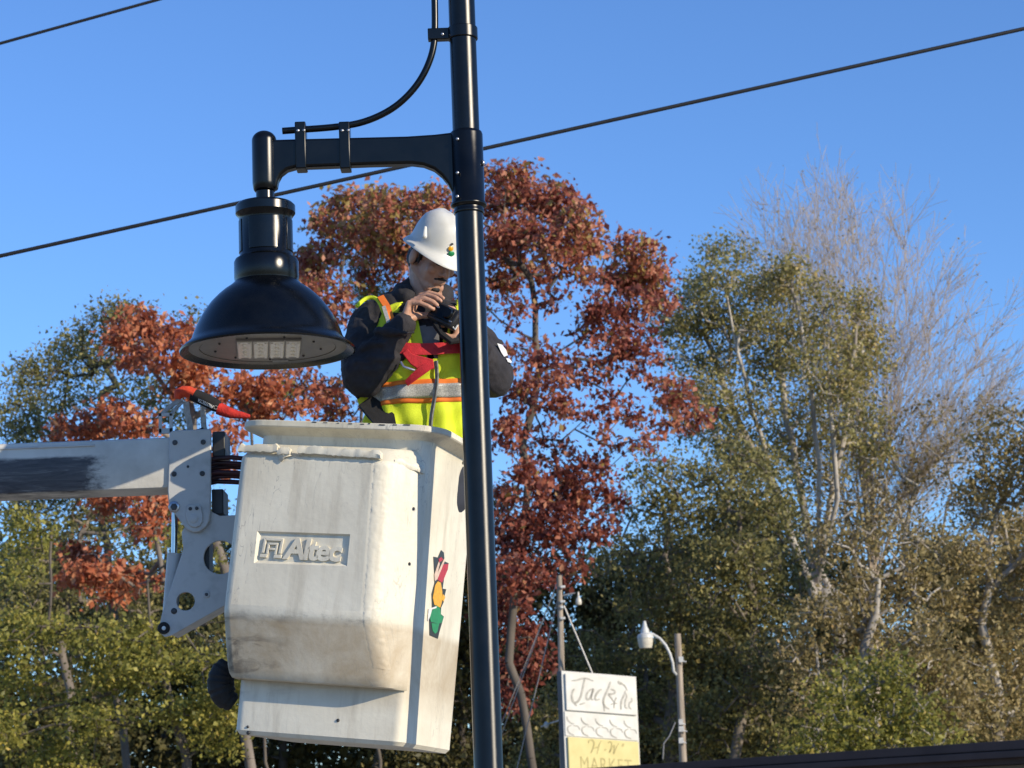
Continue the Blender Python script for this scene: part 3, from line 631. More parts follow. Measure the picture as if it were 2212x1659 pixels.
# ------------------------------------------------------------------ boom with its bracket
def build_boom():
    YB = 8.12
    p1 = at(362, 944, YB); pb = at(362, 1054, YB)
    zt, zb = p1[2] , pb[2]
    org = (p1[0], YB, zb - 0.0)
    t = thing('boom_arm', 'white boom of the lift truck with worn black coating and bracket plates at its tip', 'boom', org)
    x1 = at(395, 1000, YB)[0]; x0 = x1 - 4.2
    zc = (zt + zb) / 2; h = zt - zb
    prof = [(YB + 0.012, zb - 0.0), (YB + 0.17, zb), (YB + 0.18, zb + 0.01), (YB + 0.18, zt - 0.01), (YB + 0.17, zt), (YB + 0.012, zt), (YB + 0.004, zt - 0.004), (YB, zt - 0.014), (YB + 0.0, zb + 0.014), (YB + 0.004, zb + 0.004)]
    mb = MB(); rings = [[(x, y, z) for y, z in prof] for x in (x0, x0 + 2, x1 - 0.6, x1)]
    mb.loft(rings); obj('tube', mb, MATS['boom_white'], t, angle=35)
    # faint ledge bands along the worn length
    for za, hh in ((zt - 0.020, 0.008),):
        mb = MB(); mb.box(((x0 + at(205, 960, YB)[0]) / 2, YB - 0.002, za), (at(205, 960, YB)[0] - x0, 0.006, hh)); obj('edge_strip', mb, MATS['bracket_white'], t, bevel=0.002)
    # bracket side plate
    YP = 8.105
    out = [(366, 934), (372, 930), (452, 926), (456, 930), (455, 1105), (452, 1125), (445, 1138), (432, 1148), (418, 1150), (404, 1144), (392, 1130), (376, 1108), (364, 1085), (362, 1060)]
    def plate(pts, Y, th, name, mat, bev=0.004):
        mb = MB(); mb.prism([at(a, b, Y) for a, b in pts], (0, th, 0)); return obj(name, mb, mat, t, bevel=bev)
    pl = plate(out, YP, 0.014, 'bracket_plate', MATS['bracket_white'])
    plate(out, YB + 0.182, 0.014, 'bracket_plate', MATS['bracket_white'])
    def disc(px, py, Y, r, th, mat, par, name='bolt', n=16, rim=0.0):
        p = at(px, py, Y); mb = MB(); mb.lathe([(0, -th), (r * 0.85, -th), (r, -th * 0.6), (r, 0.003), (0, 0.003)], p, n, axis=(0, 1, 0)); return obj(name, mb, mat, par)
    for px, py in ((378, 956), (439, 955), (376, 1024), (437, 1023)): disc(px, py, YP, 0.0095, 0.005, MATS['dark_bolt'], pl)
    disc(406, 1008, YP, 0.005, 0.002, MATS['dark_bolt'], pl)
    w = disc(376, 1095, YP, 0.021, 0.006, MATS['bolt_steel'], pl, 'pin'); disc(376, 1095, YP - 0.006, 0.013, 0.008, MATS['dark_bolt'], pl, 'pin_nut', 6)
    # keeper plate over the pivot pin
    mb = MB(); kp = [(402, 1096), (405, 1091), (430, 1090), (434, 1094), (438, 1112), (438, 1125), (432, 1136), (422, 1140), (411, 1137), (404, 1128), (401, 1113)]
    mb.prism([at(a, b, YP - 0.008) for a, b in kp], (0, 0.008, 0)); kpo = obj('keeper_plate', mb, MATS['bracket_white'], pl, bevel=0.003)
    for px, py in ((411, 1099), (425, 1098)): disc(px, py, YP - 0.008, 0.0065, 0.004, MATS['dark_bolt'], pl)
    disc(418, 1120, YP - 0.008, 0.017, 0.003, MATS['bracket_white'], pl, 'pin')
    # dark side (inside of the bracket) and hoses running to the bucket
    mb = MB(); a = at(458, 932, YB + 0.02); b = at(486, 985, YB + 0.02)
    mb.box(((a[0] + b[0]) / 2, YB + 0.10, (a[2] + b[2]) / 2), (b[0] - a[0], 0.15, a[2] - b[2])); obj('hose_guard', mb, MATS['dark_steel'], t, bevel=0.004)
    for k in range(6):
        z0 = 990 + k * 10; yy = YB + 0.03 + 0.02 * (k % 3)
        path = [at(440, z0 + 6, yy), at(470, z0, yy), at(500, z0 - 2 + 3 * (k % 2), yy), at(560, z0 + 4, yy + 0.02)]
        mb = MB(); mb.tube(path, 0.0088, 8); obj('hose', mb, MATS['hose_maroon'], t, angle=60)
    mb = MB(); a = at(456, 1056, YB + .03); b = at(482, 1110, YB + .03); mb.box(((a[0] + b[0]) / 2, YB + 0.11, (a[2] + b[2]) / 2), (b[0] - a[0], 0.14, a[2] - b[2])); obj('spacer', mb, MATS['dark_steel'], t, bevel=0.004)
    # lower link plate with round cut-outs
    YL = 8.124
    link = [(392, 1150), (410, 1120), (432, 1104), (448, 1098), (462, 1108), (475, 1114), (520, 1112), (560, 1130), (560, 1270), (500, 1300), (372, 1372), (356, 1376), (346, 1368), (344, 1352), (350, 1325), (396, 1186)]
    holes = [((476, 1204), 36), ((401, 1299), 19.5)]
    def holed(Y, th, name):
        me = bpy.data.meshes.new('tmp'); bm_ = bmesh.new()
        P3 = [at(a, b, Y) for a, b in link]
        loops = [P3]
        for (hx, hy), r in holes:
            c = at(hx, hy, Y); rr = r * Y / FPX * 1.012
            loops.append([c + np.array([rr * math.cos(k), 0, rr * math.sin(k)]) for k in np.linspace(0, 2 * math.pi, 28, endpoint=False)])
        edges = []
        for lp in loops:
            vs = [bm_.verts.new(p) for p in lp]
            edges += [bm_.edges.new((vs[i], vs[(i + 1) % len(vs)])) for i in range(len(vs))]
        bmesh.ops.triangle_fill(bm_, use_beauty=True, use_dissolve=False, edges=edges, normal=(0, -1, 0))
        # keep the fill out of the holes
        bad = []
        for fc in bm_.faces:
            cc = fc.calc_center_median()
            for (hx, hy), r in holes:
                c = at(hx, hy, Y)
                if math.hypot(cc.x - c[0], cc.z - c[2]) < r * Y / FPX * 0.97: bad.append(fc)
        bmesh.ops.delete(bm_, geom=list(set(bad)), context='FACES_ONLY')
        ext = bmesh.ops.extrude_face_region(bm_, geom=list(bm_.faces))
        for v in ext['geom']:
            if isinstance(v, bmesh.types.BMVert): v.co.y += th
        bm_.to_mesh(me); bm_.free()
        mb = MB(); mb.v = [tuple(v.co) for v in me.vertices]; mb.f = [tuple(p.vertices) for p in me.polygons]; bpy.data.meshes.remove(me)
        return obj(name, mb, MATS['bracket_white'], t, smooth=False, bevel=0.0025)
    lk = holed(YL, 0.014, 'link_plate')
    holed(YL + 0.15, 0.014, 'link_plate')
    # flange closing the underside between the two link plates
    mb = MB(); fl = [(372, 1372), (500, 1300), (498, 1295), (371, 1366)]
    mb.prism([at(a, b, YL + 0.012) for a, b in fl], (0, 0.140, 0)); obj('link_flange', mb, MATS['bracket_white'], t)
    mb = MB(); fl = [(440, 1118), (452, 1112), (452, 1280), (420, 1320), (412, 1318), (440, 1276)]
    mb.prism([at(a, b, YL + 0.03) for a, b in fl], (0, 0.10, 0)); obj('inner_web', mb, MATS['dark_steel'], t)
    q = disc(354, 1357, YL, 0.022, 0.012, MATS['black_rubber'], lk, 'pivot_bush'); disc(354, 1357, YL - 0.012, 0.008, 0.003, MATS['bolt_steel'], lk)
    disc(446, 1284, YL, 0.013, 0.004, MATS['bracket_white'], lk, 'washer'); disc(446, 1284, YL - 0.004, 0.006, 0.003, MATS['dark_bolt'], lk)
    disc(376, 1320, YL, 0.011, 0.003, MATS['dark_bolt'], lk)
    # levelling cylinder behind the plates
    mb = MB(); mb.tube([at(378, 1090, YL + 0.07), at(376, 1200, YL + 0.07)], 0.011, 14); obj('cylinder_rod', mb, MATS['bright_rod'], t)
    mb = MB(); mb.tube([at(378, 1196, YL + 0.07), at(366, 1350, YL + 0.07)], 0.028, 18); obj('cylinder_barrel', mb, MATS['bracket_white'], t)
    # lifting eye and strap anchors on top
    mb = MB()
    for a, b, c_, d in ((343, 893, 350, 936), (366, 893, 373, 936), (343, 926, 373, 936), (343, 893, 373, 899)):
        pa = at(a, b, YB + 0.05); pb_ = at(c_, d, YB + 0.05); mb.box(((pa[0] + pb_[0]) / 2, YB + 0.05, (pa[2] + pb_[2]) / 2), (pb_[0] - pa[0], 0.012, pa[2] - pb_[2]))
    obj('lifting_eye', mb, MATS['bracket_white'], t, bevel=0.001)
    # black boot below the bucket
    rings = []; P = [at(495, 1432, 8.02), at(480, 1455, 8.02), at(476, 1480, 8.02), at(484, 1505, 8.02), at(505, 1520, 8.03)]
    P2 = []
    for i in range(len(P) - 1):
        for k in range(4): P2.append(P[i] + (P[i + 1] - P[i]) * k / 4)
    P2.append(P[-1])
    mb = MB(); mb.tube(P2, [0.022 + 0.024 * math.sin(math.pi * (0.12 + 0.8 * i / (len(P2) - 1))) + (0.0035 if i % 2 else 0) for i in range(len(P2))], 18); obj('rubber_boot', mb, MATS['black_rubber'], t, angle=25)
build_boom()

# ------------------------------------------------------------------ lanyard lying over the boom tip
def ribbon(P, wdir, w, th=0.004):
    """flat band through points P; wdir is the width direction"""
    mb = MB(); P = [np.asarray(p, float) for p in P]; rings = []
    for k, p in enumerate(P):
        d = unit(P[min(k + 1, len(P) - 1)] - P[max(k - 1, 0)]); wd = np.asarray(wdir[k] if isinstance(wdir, list) else wdir, float)
        ww = w[k] if hasattr(w, '__len__') else w
        n_ = unit(np.cross(d, wd)); wd = unit(np.cross(n_, d))
        rings.append([p - wd * ww / 2 - n_ * th / 2, p + wd * ww / 2 - n_ * th / 2, p + wd * ww / 2 + n_ * th / 2, p - wd * ww / 2 + n_ * th / 2])
    mb.loft(rings); return mb
def build_lanyard():
    Y = 8.17
    t = thing('safety_lanyard', 'orange-red and black shock-absorbing safety lanyard strapped over the boom tip', 'lanyard', at(420, 930, Y))
    A = lambda px, py, dy=0.0: at(px, py, Y + dy)
    mb = MB(); P = [A(383, 862), A(386, 850), A(396, 846), (A(408, 846)), A(420, 852)]
    mb.tube(P, [0.012, 0.020, 0.022, 0.021, 0.022], 10); obj('webbing_end', mb, MATS['lanyard_orange'], t)
    mb = MB(); P = [A(414, 852), A(430, 858), A(450, 867), A(466, 876), A(474, 880)]
    rings = []
    for k, p in enumerate(P):
        d = unit(P[min(k + 1, 4)] - P[max(k - 1, 0)]); up = unit(np.cross(d, np.array([0, 1, 0]))) * -1; r = (0.026, 0.028, 0.028, 0.027, 0.023)[k]
        rings.append([p + up * r * math.sin(a) * 0.9 + np.array([0, 1, 0]) * 0.02 * math.cos(a) for a in np.linspace(0, 2 * math.pi, 14, endpoint=False)])
    mb.loft(rings); sl = obj('sleeve', mb, MATS['black_fabric'], t)
    d = unit(A(466, 876) - A(424, 856)); up = np.cross(d, np.array([0, 1.0, 0])); up = up if up[2] > 0 else -up
    # the print hangs upside down
    org = A(462, 876, -0.023) + 0.0 * up
    mb = text_on('PROTECTA', org, -d, -up, 0.062, 0.0125, 0.0015, offset=0.02, shear=0.15); obj('sleeve_print', mb, MATS['print_white'], sl, smooth=False)
    mb = MB(); c = A(466, 880, -0.0225)
    for k in range(16):
        a, b = 2 * math.pi * k / 16, 2 * math.pi * (k + 1) / 16
        q = lambda r, g: c + d * r * math.cos(g) + up * r * math.sin(g)
        mb.add([q(0.0055, a), q(0.0075, a), q(0.0075, b), q(0.0055, b)], [(0, 1, 2, 3)])
    obj('sleeve_print', mb, MATS['print_grey'], sl, smooth=False, fix=False)
    mb = MB(); P = [A(472, 882), A(486, 888), A(500, 893), A(516, 896), A(530, 898), A(540, 899)]
    mb.tube(P, [0.024, 0.022, 0.019, 0.014, 0.011, 0.006], 10); obj('webbing_end', mb, MATS['lanyard_red'], t)
    mb = ribbon([A(402, 868), A(404, 890), A(410, 918), A(411, 932)], (1, 0, 0.15), 0.022); obj('strap', mb, MATS['strap_grey'], t)
    mb = ribbon([A(438, 872), A(439, 895), A(440, 918), A(442, 934)], (1, 0, 0.05), 0.020); obj('strap', mb, MATS['strap_grey'], t)
    mb = ribbon([A(392, 862), A(376, 872), A(360, 884), A(345, 900)], (0, 0.3, 1), 0.018); obj('strap', mb, MATS['strap_grey'], t)
    mb = ribbon([A(396, 866), A(384, 878), A(374, 890), A(368, 896)], (0.3, 0.3, 1), 0.014); obj('strap', mb, MATS['strap_grey'], t)
    mb = MB(); mb.tube([A(396, 930), A(412, 935), A(430, 930), A(440, 926)], 0.007, 8); obj('snap_hook', mb, MATS['dark_steel'], t)

build_lanyard()

# ------------------------------------------------------------------ worker
def remesh(mb, voxel, smooth=4, disp=0.0, dscale=0.05):
    me = bpy.data.meshes.new('tmp'); me.from_pydata(mb.v, [], mb.f)
    b = bmesh.new(); b.from_mesh(me); bmesh.ops.recalc_face_normals(b, faces=b.faces); b.to_mesh(me); b.free()
    o = bpy.data.objects.new('tmp', me); COL.objects.link(o)
    r = o.modifiers.new('r', 'REMESH'); r.mode = 'VOXEL'; r.voxel_size = voxel
    if smooth: s = o.modifiers.new('s', 'SMOOTH'); s.factor = 0.5; s.iterations = smooth
    if disp:
        tx = bpy.data.textures.new('folds', 'CLOUDS'); tx.noise_scale = dscale; tx.noise_depth = 2
        d = o.modifiers.new('d', 'DISPLACE'); d.texture = tx; d.strength = disp; d.mid_level = 0.5; d.texture_coords = 'LOCAL'
    dg = bpy.context.evaluated_depsgraph_get()
    e = bpy.data.meshes.new_from_object(o.evaluated_get(dg))
    v = np.zeros(len(e.vertices) * 3); e.vertices.foreach_get('co', v)
    out = MB(); out.v = v.reshape(-1, 3).tolist(); out.f = [tuple(p.vertices) for p in e.polygons]
    bpy.data.objects.remove(o); bpy.data.meshes.remove(me); bpy.data.meshes.remove(e)
    return out

T_PY = [1010, 930, 850, 780, 725, 690, 668, 652]
T_CX = [905, 914, 922, 926, 926, 925, 925, 925]
T_Y = [8.17, 8.15, 8.13, 8.11, 8.10, 8.09, 8.08, 8.07]
T_A = [.190, .192, .198, .206, .210, .200, .165, .085]
T_B = [.130, .138, .146, .146, .132, .108, .080, .060]
def tsec(py):
    o = np.argsort(T_PY); I = lambda a: float(np.interp(py, np.array(T_PY)[o], np.array(a)[o]))
    return at(I(T_CX), py, I(T_Y)), I(T_A), I(T_B)
def torso_pt(py, th, grow=0.0):
    c, a, b = tsec(py); e = 0.82
    ct, st = math.cos(th), math.sin(th)
    return np.array([c[0] + (a + grow) * math.copysign(abs(ct) ** e, ct), c[1] + (b + grow) * math.copysign(abs(st) ** e, st), c[2]])
def front_pt(px, py, grow):
    """point of the torso front that lies at picture column px"""
    c, a, b = tsec(py); X = at(px, py, c[1] - b)[0] - c[0]
    u = max(-0.999, min(0.999, X / (a + grow))); ct = math.copysign(abs(u) ** (1 / 0.82), u)
    return torso_pt(py, -math.acos(ct), grow)

HEAD = at(936, 556, 8.04)
_hy, _hp = RAD(42), RAD(34)
hf = np.array([math.sin(_hy) * math.cos(_hp), -math.cos(_hy) * math.cos(_hp), -math.sin(_hp)]); hu = np.array([math.sin(_hy) * math.sin(_hp), -math.cos(_hy) * math.sin(_hp), math.cos(_hp)]); hf = unit(hf); hu = unit(hu - hf * np.dot(hf, hu)); hr = np.cross(hf, hu)   # hr: the person's right... picture left
HR = np.array([hr, hf, hu]).T      # local x = hr, y = forward, z = up
def hp(x, y, z): return HEAD + HR @ np.array([x, y, z])

def build_person():
    base = B_ORG + B_ROT @ Vector((0.0, 0.28, 0.04))
    t = thing('person', 'worker in white hard hat, dark hooded sweatshirt and yellow safety vest standing in the bucket', 'person', base)
    S1, E1, W1 = at(803, 700, 8.12), at(786, 812, 8.0), at(868, 706, 7.935)
    S2, E2, W2 = at(1036, 742, 8.10), at(1064, 814, 8.02), at(1022, 735, 7.92)
    hipz = at(905, 1010, 8.17)
    foot = np.array(base)
    # ---- body: one continuous surface
    mb = MB()
    rings = [[torso_pt(py, a, -0.035) for a in np.linspace(0, 2 * math.pi, 28, endpoint=False)] for py in T_PY]
    mb.loft(rings)
    mb.capsule(at(925, 690, 8.09), 0.062, HEAD + hu * -0.055 - hf * 0.03, 0.056)
    mb.ball(hipz + np.array([0, 0, -0.06]), (0.165, 0.115, 0.13))
    for s in (-1, 1):
        hip = hipz + np.array([s * 0.085, 0, -0.10]); knee = foot + np.array([s * 0.10, -0.03, 0.47]); ank = foot + np.array([s * 0.10, 0.02, 0.07])
        mb.capsule(hip, 0.085, knee, 0.058); mb.capsule(knee, 0.058, ank, 0.040); mb.capsule(ank + np.array([0, 0.02, -0.03]), 0.038, ank + np.array([s * 0.03, -0.15, -0.04]), 0.032)
    for S_, E_, W_ in ((S1, E1, W1), (S2, E2, W2)):
        mb.capsule(S_, 0.058, E_, 0.046); mb.capsule(E_, 0.046, W_, 0.029)
    # head
    mb.ball(hp(0, -0.012, 0.035), (0.076, 0.096, 0.088), HR)           # cranium
    mb.ball(hp(0, 0.028, -0.030), (0.060, 0.062, 0.082), HR)           # face
    mb.ball(hp(0, 0.052, -0.088), (0.034, 0.030, 0.026), HR)           # chin
    for s in (-1, 1):
        mb.capsule(hp(s * 0.056, -0.02, -0.050), 0.016, hp(s * 0.026, 0.058, -0.094), 0.018)   # jaw line
        mb.ball(hp(s * 0.040, 0.062, -0.026), (0.022, 0.020, 0.020), HR)                     # cheek
        mb.ball(hp(s * 0.079, -0.016, -0.012), (0.010, 0.020, 0.033), HR)                    # ear
        mb.capsule(hp(s * 0.012, 0.084, 0.020), 0.010, hp(s * 0.046, 0.070, 0.018), 0.009)     # brow
        mb.ball(hp(s * 0.012, 0.094, -0.034), (0.009, 0.010, 0.008), HR)                     # nostril
    mb.capsule(hp(0, 0.086, 0.008), 0.009, hp(0, 0.106, -0.030), 0.0125)                     # nose
    mb.capsule(hp(-0.020, 0.084, -0.060), 0.006, hp(0.020, 0.084, -0.060), 0.006)            # lips
    mb.capsule(hp(-0.018, 0.082, -0.070), 0.0065, hp(0.018, 0.082, -0.070), 0.0065)
    ah = lambda a, b, y: at(a, b, y + 0.075)
    # picture-left hand: raised, knuckles up, fingers reaching across to the device
    def finger(pts, r):
        for k in range(len(pts) - 1): mb.capsule(pts[k], r[k], pts[k + 1], r[k + 1], 12)
    Wb = ah(872, 697, 7.85)
    K1 = ah(884, 655, 7.84); K2 = ah(891, 651, 7.86); K3 = ah(898, 647, 7.885); K4 = ah(905, 644, 7.91)
    for K in (K1, K2, K3, K4): mb.capsule(Wb + (K - Wb) * 0.15, 0.017, K, 0.0125, 12)
    mb.capsule(W1, 0.027, Wb, 0.022)
    finger([K1, ah(907, 654, 7.825), ah(926, 662, 7.82), ah(936, 668, 7.825)], [0.0105, 0.0092, 0.0085, 0.0078])
    finger([K2, ah(917, 645, 7.84), ah(936, 652, 7.83), ah(945, 660, 7.83)], [0.0112, 0.010, 0.009, 0.008])
    finger([K3, ah(922, 637, 7.87), ah(942, 643, 7.85), ah(952, 650, 7.845)], [0.0112, 0.010, 0.009, 0.008])
    finger([K4, ah(926, 632, 7.895), ah(946, 637, 7.88), ah(957, 644, 7.87)], [0.0105, 0.0095, 0.0085, 0.008])
    finger([ah(882, 690, 7.85), ah(902, 682, 7.87), ah(917, 681, 7.875), ah(929, 680, 7.87)], [0.018, 0.0145, 0.0115, 0.0095])   # thumb
    # other hand, behind the post
    Wc = ah(992, 700, 7.88)
    for k in range(4):
        Kk = ah(978 + k * 2, 668 + k * 12, 7.87); mb.capsule(Wc, 0.018, Kk, 0.012, 12); finger([Kk, ah(964, 664 + k * 12, 7.86), ah(956, 668 + k * 12, 7.85)], [0.0105, 0.0095, 0.008])
    finger([Wc, ah(985, 730, 7.85), ah(970, 728, 7.85), ah(958, 722, 7.85)], [0.018, 0.013, 0.011, 0.0095])
    obj('body', remesh(mb, 0.0042, 3), MATS['skin'], t, fix=False, angle=180)
    for s in (-1, 1):
        mb = MB(); mb.ball(hp(s * 0.030, 0.078, 0.002), (0.012, 0.010, 0.007), HR); obj('eye', mb, MATS['hair'], t)
    # moustache and short beard
    mb = MB()
    for s in (-1, 1):
        mb.capsule(hp(0, 0.0925, -0.050), 0.0055, hp(s * 0.025, 0.081, -0.056), 0.0048, 10)
    obj('moustache', remesh(mb, 0.003, 2, 0.003, 0.006), MATS['hair'], t, fix=False, angle=180)
    mb = MB(); mb.ball(hp(0, 0.074, -0.098), (0.020, 0.012, 0.012), HR); obj('beard', remesh(mb, 0.003, 2, 0.003, 0.006), MATS['hair'], t, fix=False, angle=180)
    mb = MB(); mb.ball(hp(0, -0.022, 0.030), (0.0795, 0.090, 0.080), HR); mb.ball(hp(0, -0.050, -0.025), (0.066, 0.060, 0.060), HR)
    for s in (-1, 1): mb.capsule(hp(s * 0.074, 0.010, 0.03), 0.007, hp(s * 0.071, 0.014, -0.022), 0.006, 10)
    obj('hair', remesh(mb, 0.005, 2, 0.006, 0.01), MATS['hair'], t, fix=False, angle=180)
    # ---- trousers, boots
    mb = MB(); mb.ball(hipz + np.array([0, 0, -0.06]), (0.185, 0.135, 0.15))
    for s in (-1, 1):
        hip = hipz + np.array([s * 0.085, 0, -0.10]); knee = foot + np.array([s * 0.10, -0.03, 0.47]); ank = foot + np.array([s * 0.10, 0.02, 0.10])
        mb.capsule(hip, 0.10, knee, 0.075); mb.capsule(knee, 0.075, ank, 0.062)
    obj('trousers', remesh(mb, 0.010, 3, 0.010, 0.06), MATS['trousers'], t, fix=False, angle=180)
    # ---- sweatshirt
    mb = MB(); rng = random.Random(2)
    rings = [[torso_pt(py, a, -0.012) for a in np.linspace(0, 2 * math.pi, 32, endpoint=False)] for py in T_PY]
    mb.loft(rings)
    mb.capsule(at(850, 672, 8.09), 0.075, S1, 0.082); mb.capsule(at(985, 690, 8.10), 0.070, S2, 0.070)
    mb.capsule(S1, 0.083, S1 * 0.5 + E1 * 0.5 + np.array([-0.012, -0.01, 0]), 0.083); mb.capsule(S1 * 0.5 + E1 * 0.5 + np.array([-0.012, -0.01, 0]), 0.083, E1, 0.080)
    mb.capsule(E1, 0.078, E1 * 0.55 + W1 * 0.45 + np.array([0.004, 0, -0.014]), 0.068); mb.capsule(E1 * 0.55 + W1 * 0.45, 0.066, W1, 0.047)
    mb.capsule(W1, 0.048, W1 + (W1 - E1) * 0.035, 0.046)
    mb.capsule(S2, 0.070, E2, 0.077); mb.capsule(E2, 0.078, W2, 0.050)
    # sleeve folds
    def folds(A_, B_, rad, n, tw, h):
        x, y, d = frame(B_ - A_)
        for k in range(n):
            s = 0.12 + 0.76 * k / max(1, n - 1); c = A_ + (B_ - A_) * s; r = rad * (1 - 0.0 * s); a0 = rng.uniform(0, 6.28); ln = rng.uniform(1.2, 2.2)
            pts = [c + (r * 0.965) * (math.cos(a0 + ln * q) * x + math.sin(a0 + ln * q) * y) + d * tw * (q - 0.5) for q in np.linspace(0, 1, 6)]
            for q in range(5): mb.capsule(pts[q], h * (0.7 + 0.3 * math.sin(q)), pts[q + 1], h * (0.7 + 0.3 * math.sin(q + 1)), 8)
    folds(S1, E1, 0.084, 10, 0.14, 0.018); folds(E1, W1, 0.068, 12, 0.09, 0.017); folds(S2, E2, 0.074, 5, 0.08, 0.014); folds(E2, W2, 0.064, 6, 0.06, 0.012)
    # hood bunched round the neck
    nb = at(925, 662, 8.06)
    ring = [nb + np.array([0.098 * math.cos(a), 0.082 * math.sin(a) + 0.025, 0.050 + 0.030 * math.sin(a) + 0.012 * math.cos(2 * a)]) for a in np.linspace(0, 2 * math.pi, 21)]
    for k in range(20):
        if math.sin(2 * math.pi * (k + .5) / 20) < -0.1 and math.cos(2 * math.pi * (k + .5) / 20) > -0.75: continue
        if math.cos(2 * math.pi * (k + .5) / 20) > 0.55: continue
        mb.capsule(ring[k], 0.036, ring[k + 1], 0.036, 10)
    mb.capsule(at(905, 640, 8.13), 0.05, at(950, 640, 8.13), 0.05); mb.capsule(at(884, 618, 8.10), 0.030, at(876, 655, 8.06), 0.045); mb.capsule(at(884, 618, 8.10), 0.030, at(905, 610, 8.16), 0.04)
    sw = obj('sweatshirt', remesh(mb, 0.0055, 4, 0.016, 0.045), MATS['sweatshirt'], t, fix=False, angle=180)
    # lighter collar points inside the vest
    for px0, px1 in ((900, 930), (930, 946)):
        P = [front_pt(px0 + (px1 - px0) * 0.2, 722, 0.006), front_pt((px0 + px1) / 2, 760, 0.008), front_pt((px0 + px1) / 2 + 6, 795, 0.008)]
        mb = ribbon(P, (1, 0, 0), [0.05, 0.04, 0.012], 0.006); obj('collar_flap', mb, MATS['hood_lining'], sw)
    # cuff
    x, y, d = frame(W1 - E1); mb = MB(); mb.tube([W1 - d * 0.012, W1 + d * 0.014], 0.0495, 20, False)
    # white print on the far sleeve
    for pts in ([(1073, 742), (1083, 745), (1092, 756), (1096, 768), (1088, 771), (1082, 762)], [(1092, 774), (1099, 775), (1105, 782), (1103, 785), (1096, 782)]):
        out = []
        for a, b in pts:
            # lay the outline on the sleeve cylinder
            D = ray(a, b); D = D / np.linalg.norm(D); ax = unit(E2 - S2); oc = EYE - S2
            d_ = D - ax * np.dot(D, ax); o_ = oc - ax * np.dot(oc, ax); R_ = 0.083
            A2, B2, C2 = d_ @ d_, 2 * d_ @ o_, o_ @ o_ - R_ * R_; disc_ = max(0.0, B2 * B2 - 4 * A2 * C2)
            out.append(EYE + D * ((-B2 - math.sqrt(disc_)) / (2 * A2)))
        mb = MB(); mb.prism(out, (0.002, -0.004, 0)); obj('sleeve_print', mb, MATS['print_white'], sw, smooth=False)
    # ---- vest
    TH = np.linspace(-math.pi, math.pi, 97)
    rr = np.random.RandomState(5); ph = rr.uniform(0, 6.28, 8)
    def wob(py, th):
        low = float(np.interp(py, [820, 960], [0.5, 1.7]))
        return low * (0.0065 * math.sin(7 * th + py * 0.03 + ph[0]) + 0.0055 * math.sin(15 * th - py * 0.045 + ph[1])) + 0.004 * math.sin(4 * th + py * 0.11 + ph[2])
    def keep(px, py, th):
        st, ct = math.sin(th), math.cos(th)
        if py < 770 and abs(ct) > np.interp(py, [650, 690, 770], [0.80, 0.80, 0.97]): return False       # arm holes
        c, a, b = tsec(py); x = a * ct
        if py < 690 and abs(x) < 0.085: return False                                                          # neck
        if st < 0 and abs(x - 0.012) < np.interp(py, [650, 690, 800], [0.09, 0.062, 0.006]) and py < 800: return False   # V opening
        return True
    def shell(py0, py1, grow, th0=-math.pi, th1=math.pi, rows=40, test=True):
        m2 = MB(); PYs = np.linspace(py0, py1, rows); ths = [q for q in TH if th0 - 1e-6 <= q <= th1 + 1e-6]; idx = {}
        for i, py in enumerate(PYs):
            for j, th in enumerate(ths):
                hem = 6 * math.sin(th * 3 + 1) if (test and i == 0) else 0
                p = torso_pt(py + hem, th, grow + wob(py, th)); idx[i, j] = len(m2.v); m2.v.append(tuple(p))
        for i in range(rows - 1):
            for j in range(len(ths) - 1):
                if not test or keep(0, (PYs[i] + PYs[i + 1]) / 2, (ths[j] + ths[j + 1]) / 2): m2.f.append((idx[i, j], idx[i, j + 1], idx[i + 1, j + 1], idx[i + 1, j]))
        return m2
    mb = shell(985, 654, 0.012, rows=60)
    vest = obj('safety_vest', mb, MATS['vest_yellow'], t, angle=180); sd = vest.modifiers.new('solid', 'SOLIDIFY'); sd.thickness = 0.004; sd.offset = 0
    def band(py0, py1, mat, g, name, rows=6):
        o = obj(name, shell(py1, py0, g, rows=rows, test=False), mat, vest, angle=180); s_ = o.modifiers.new('solid', 'SOLIDIFY'); s_.thickness = 0.003; s_.offset = 0
    band(847, 876, MATS['silver_tape'], 0.0175, 'reflective_band'); band(837, 886, MATS['vest_orange'], 0.0148, 'orange_trim', 10)
    # reflective strip up each chest side, zip down the middle
    for x0, x1 in ((893, 912),):
        P = [front_pt(x0 + (x1 - x0) * s, 705 + 95 * s, 0.017) for s in np.linspace(0, 1, 10)]
        obj('vest_edge', ribbon(P, (1, 0, 0), 0.034, 0.004), MATS['vest_yellow'], vest)
    P = [front_pt(935 + 4 * math.sin(s * 5) + 8 * (1 - s), 800 + 140 * s, 0.024) for s in np.linspace(0, 1, 26)]
    obj('zip', ribbon(P, (1, 0, 0), 0.014, 0.003), MATS['zip_grey'], vest)
    P = [p + np.array([0, -0.003, 0]) for p in P]; obj('zip_teeth', ribbon(P, (1, 0, 0), 0.005, 0.003), MATS['dark_bolt'], vest)
    # shoulder piping on the picture-left shoulder: the armhole edge runs over the sleeve
    P = [at(770, 662, 8.0), at(790, 643, 8.03), at(812, 642, 8.02), at(824, 660, 7.985), at(833, 690, 7.965), at(836, 715, 7.96)]
    Q = [P[0]]
    for i in range(len(P) - 1):
        for k in range(1, 5): Q.append(P[i] + (P[i + 1] - P[i]) * k / 4)
    Q = np.array(Q)
    for _ in range(3): Q[1:-1] = (Q[:-2] + 2 * Q[1:-1] + Q[2:]) / 4
    mb = MB(); mb.tube(list(Q), 0.0075, 8); obj('armhole_piping', mb, MATS['vest_yellow'], vest)
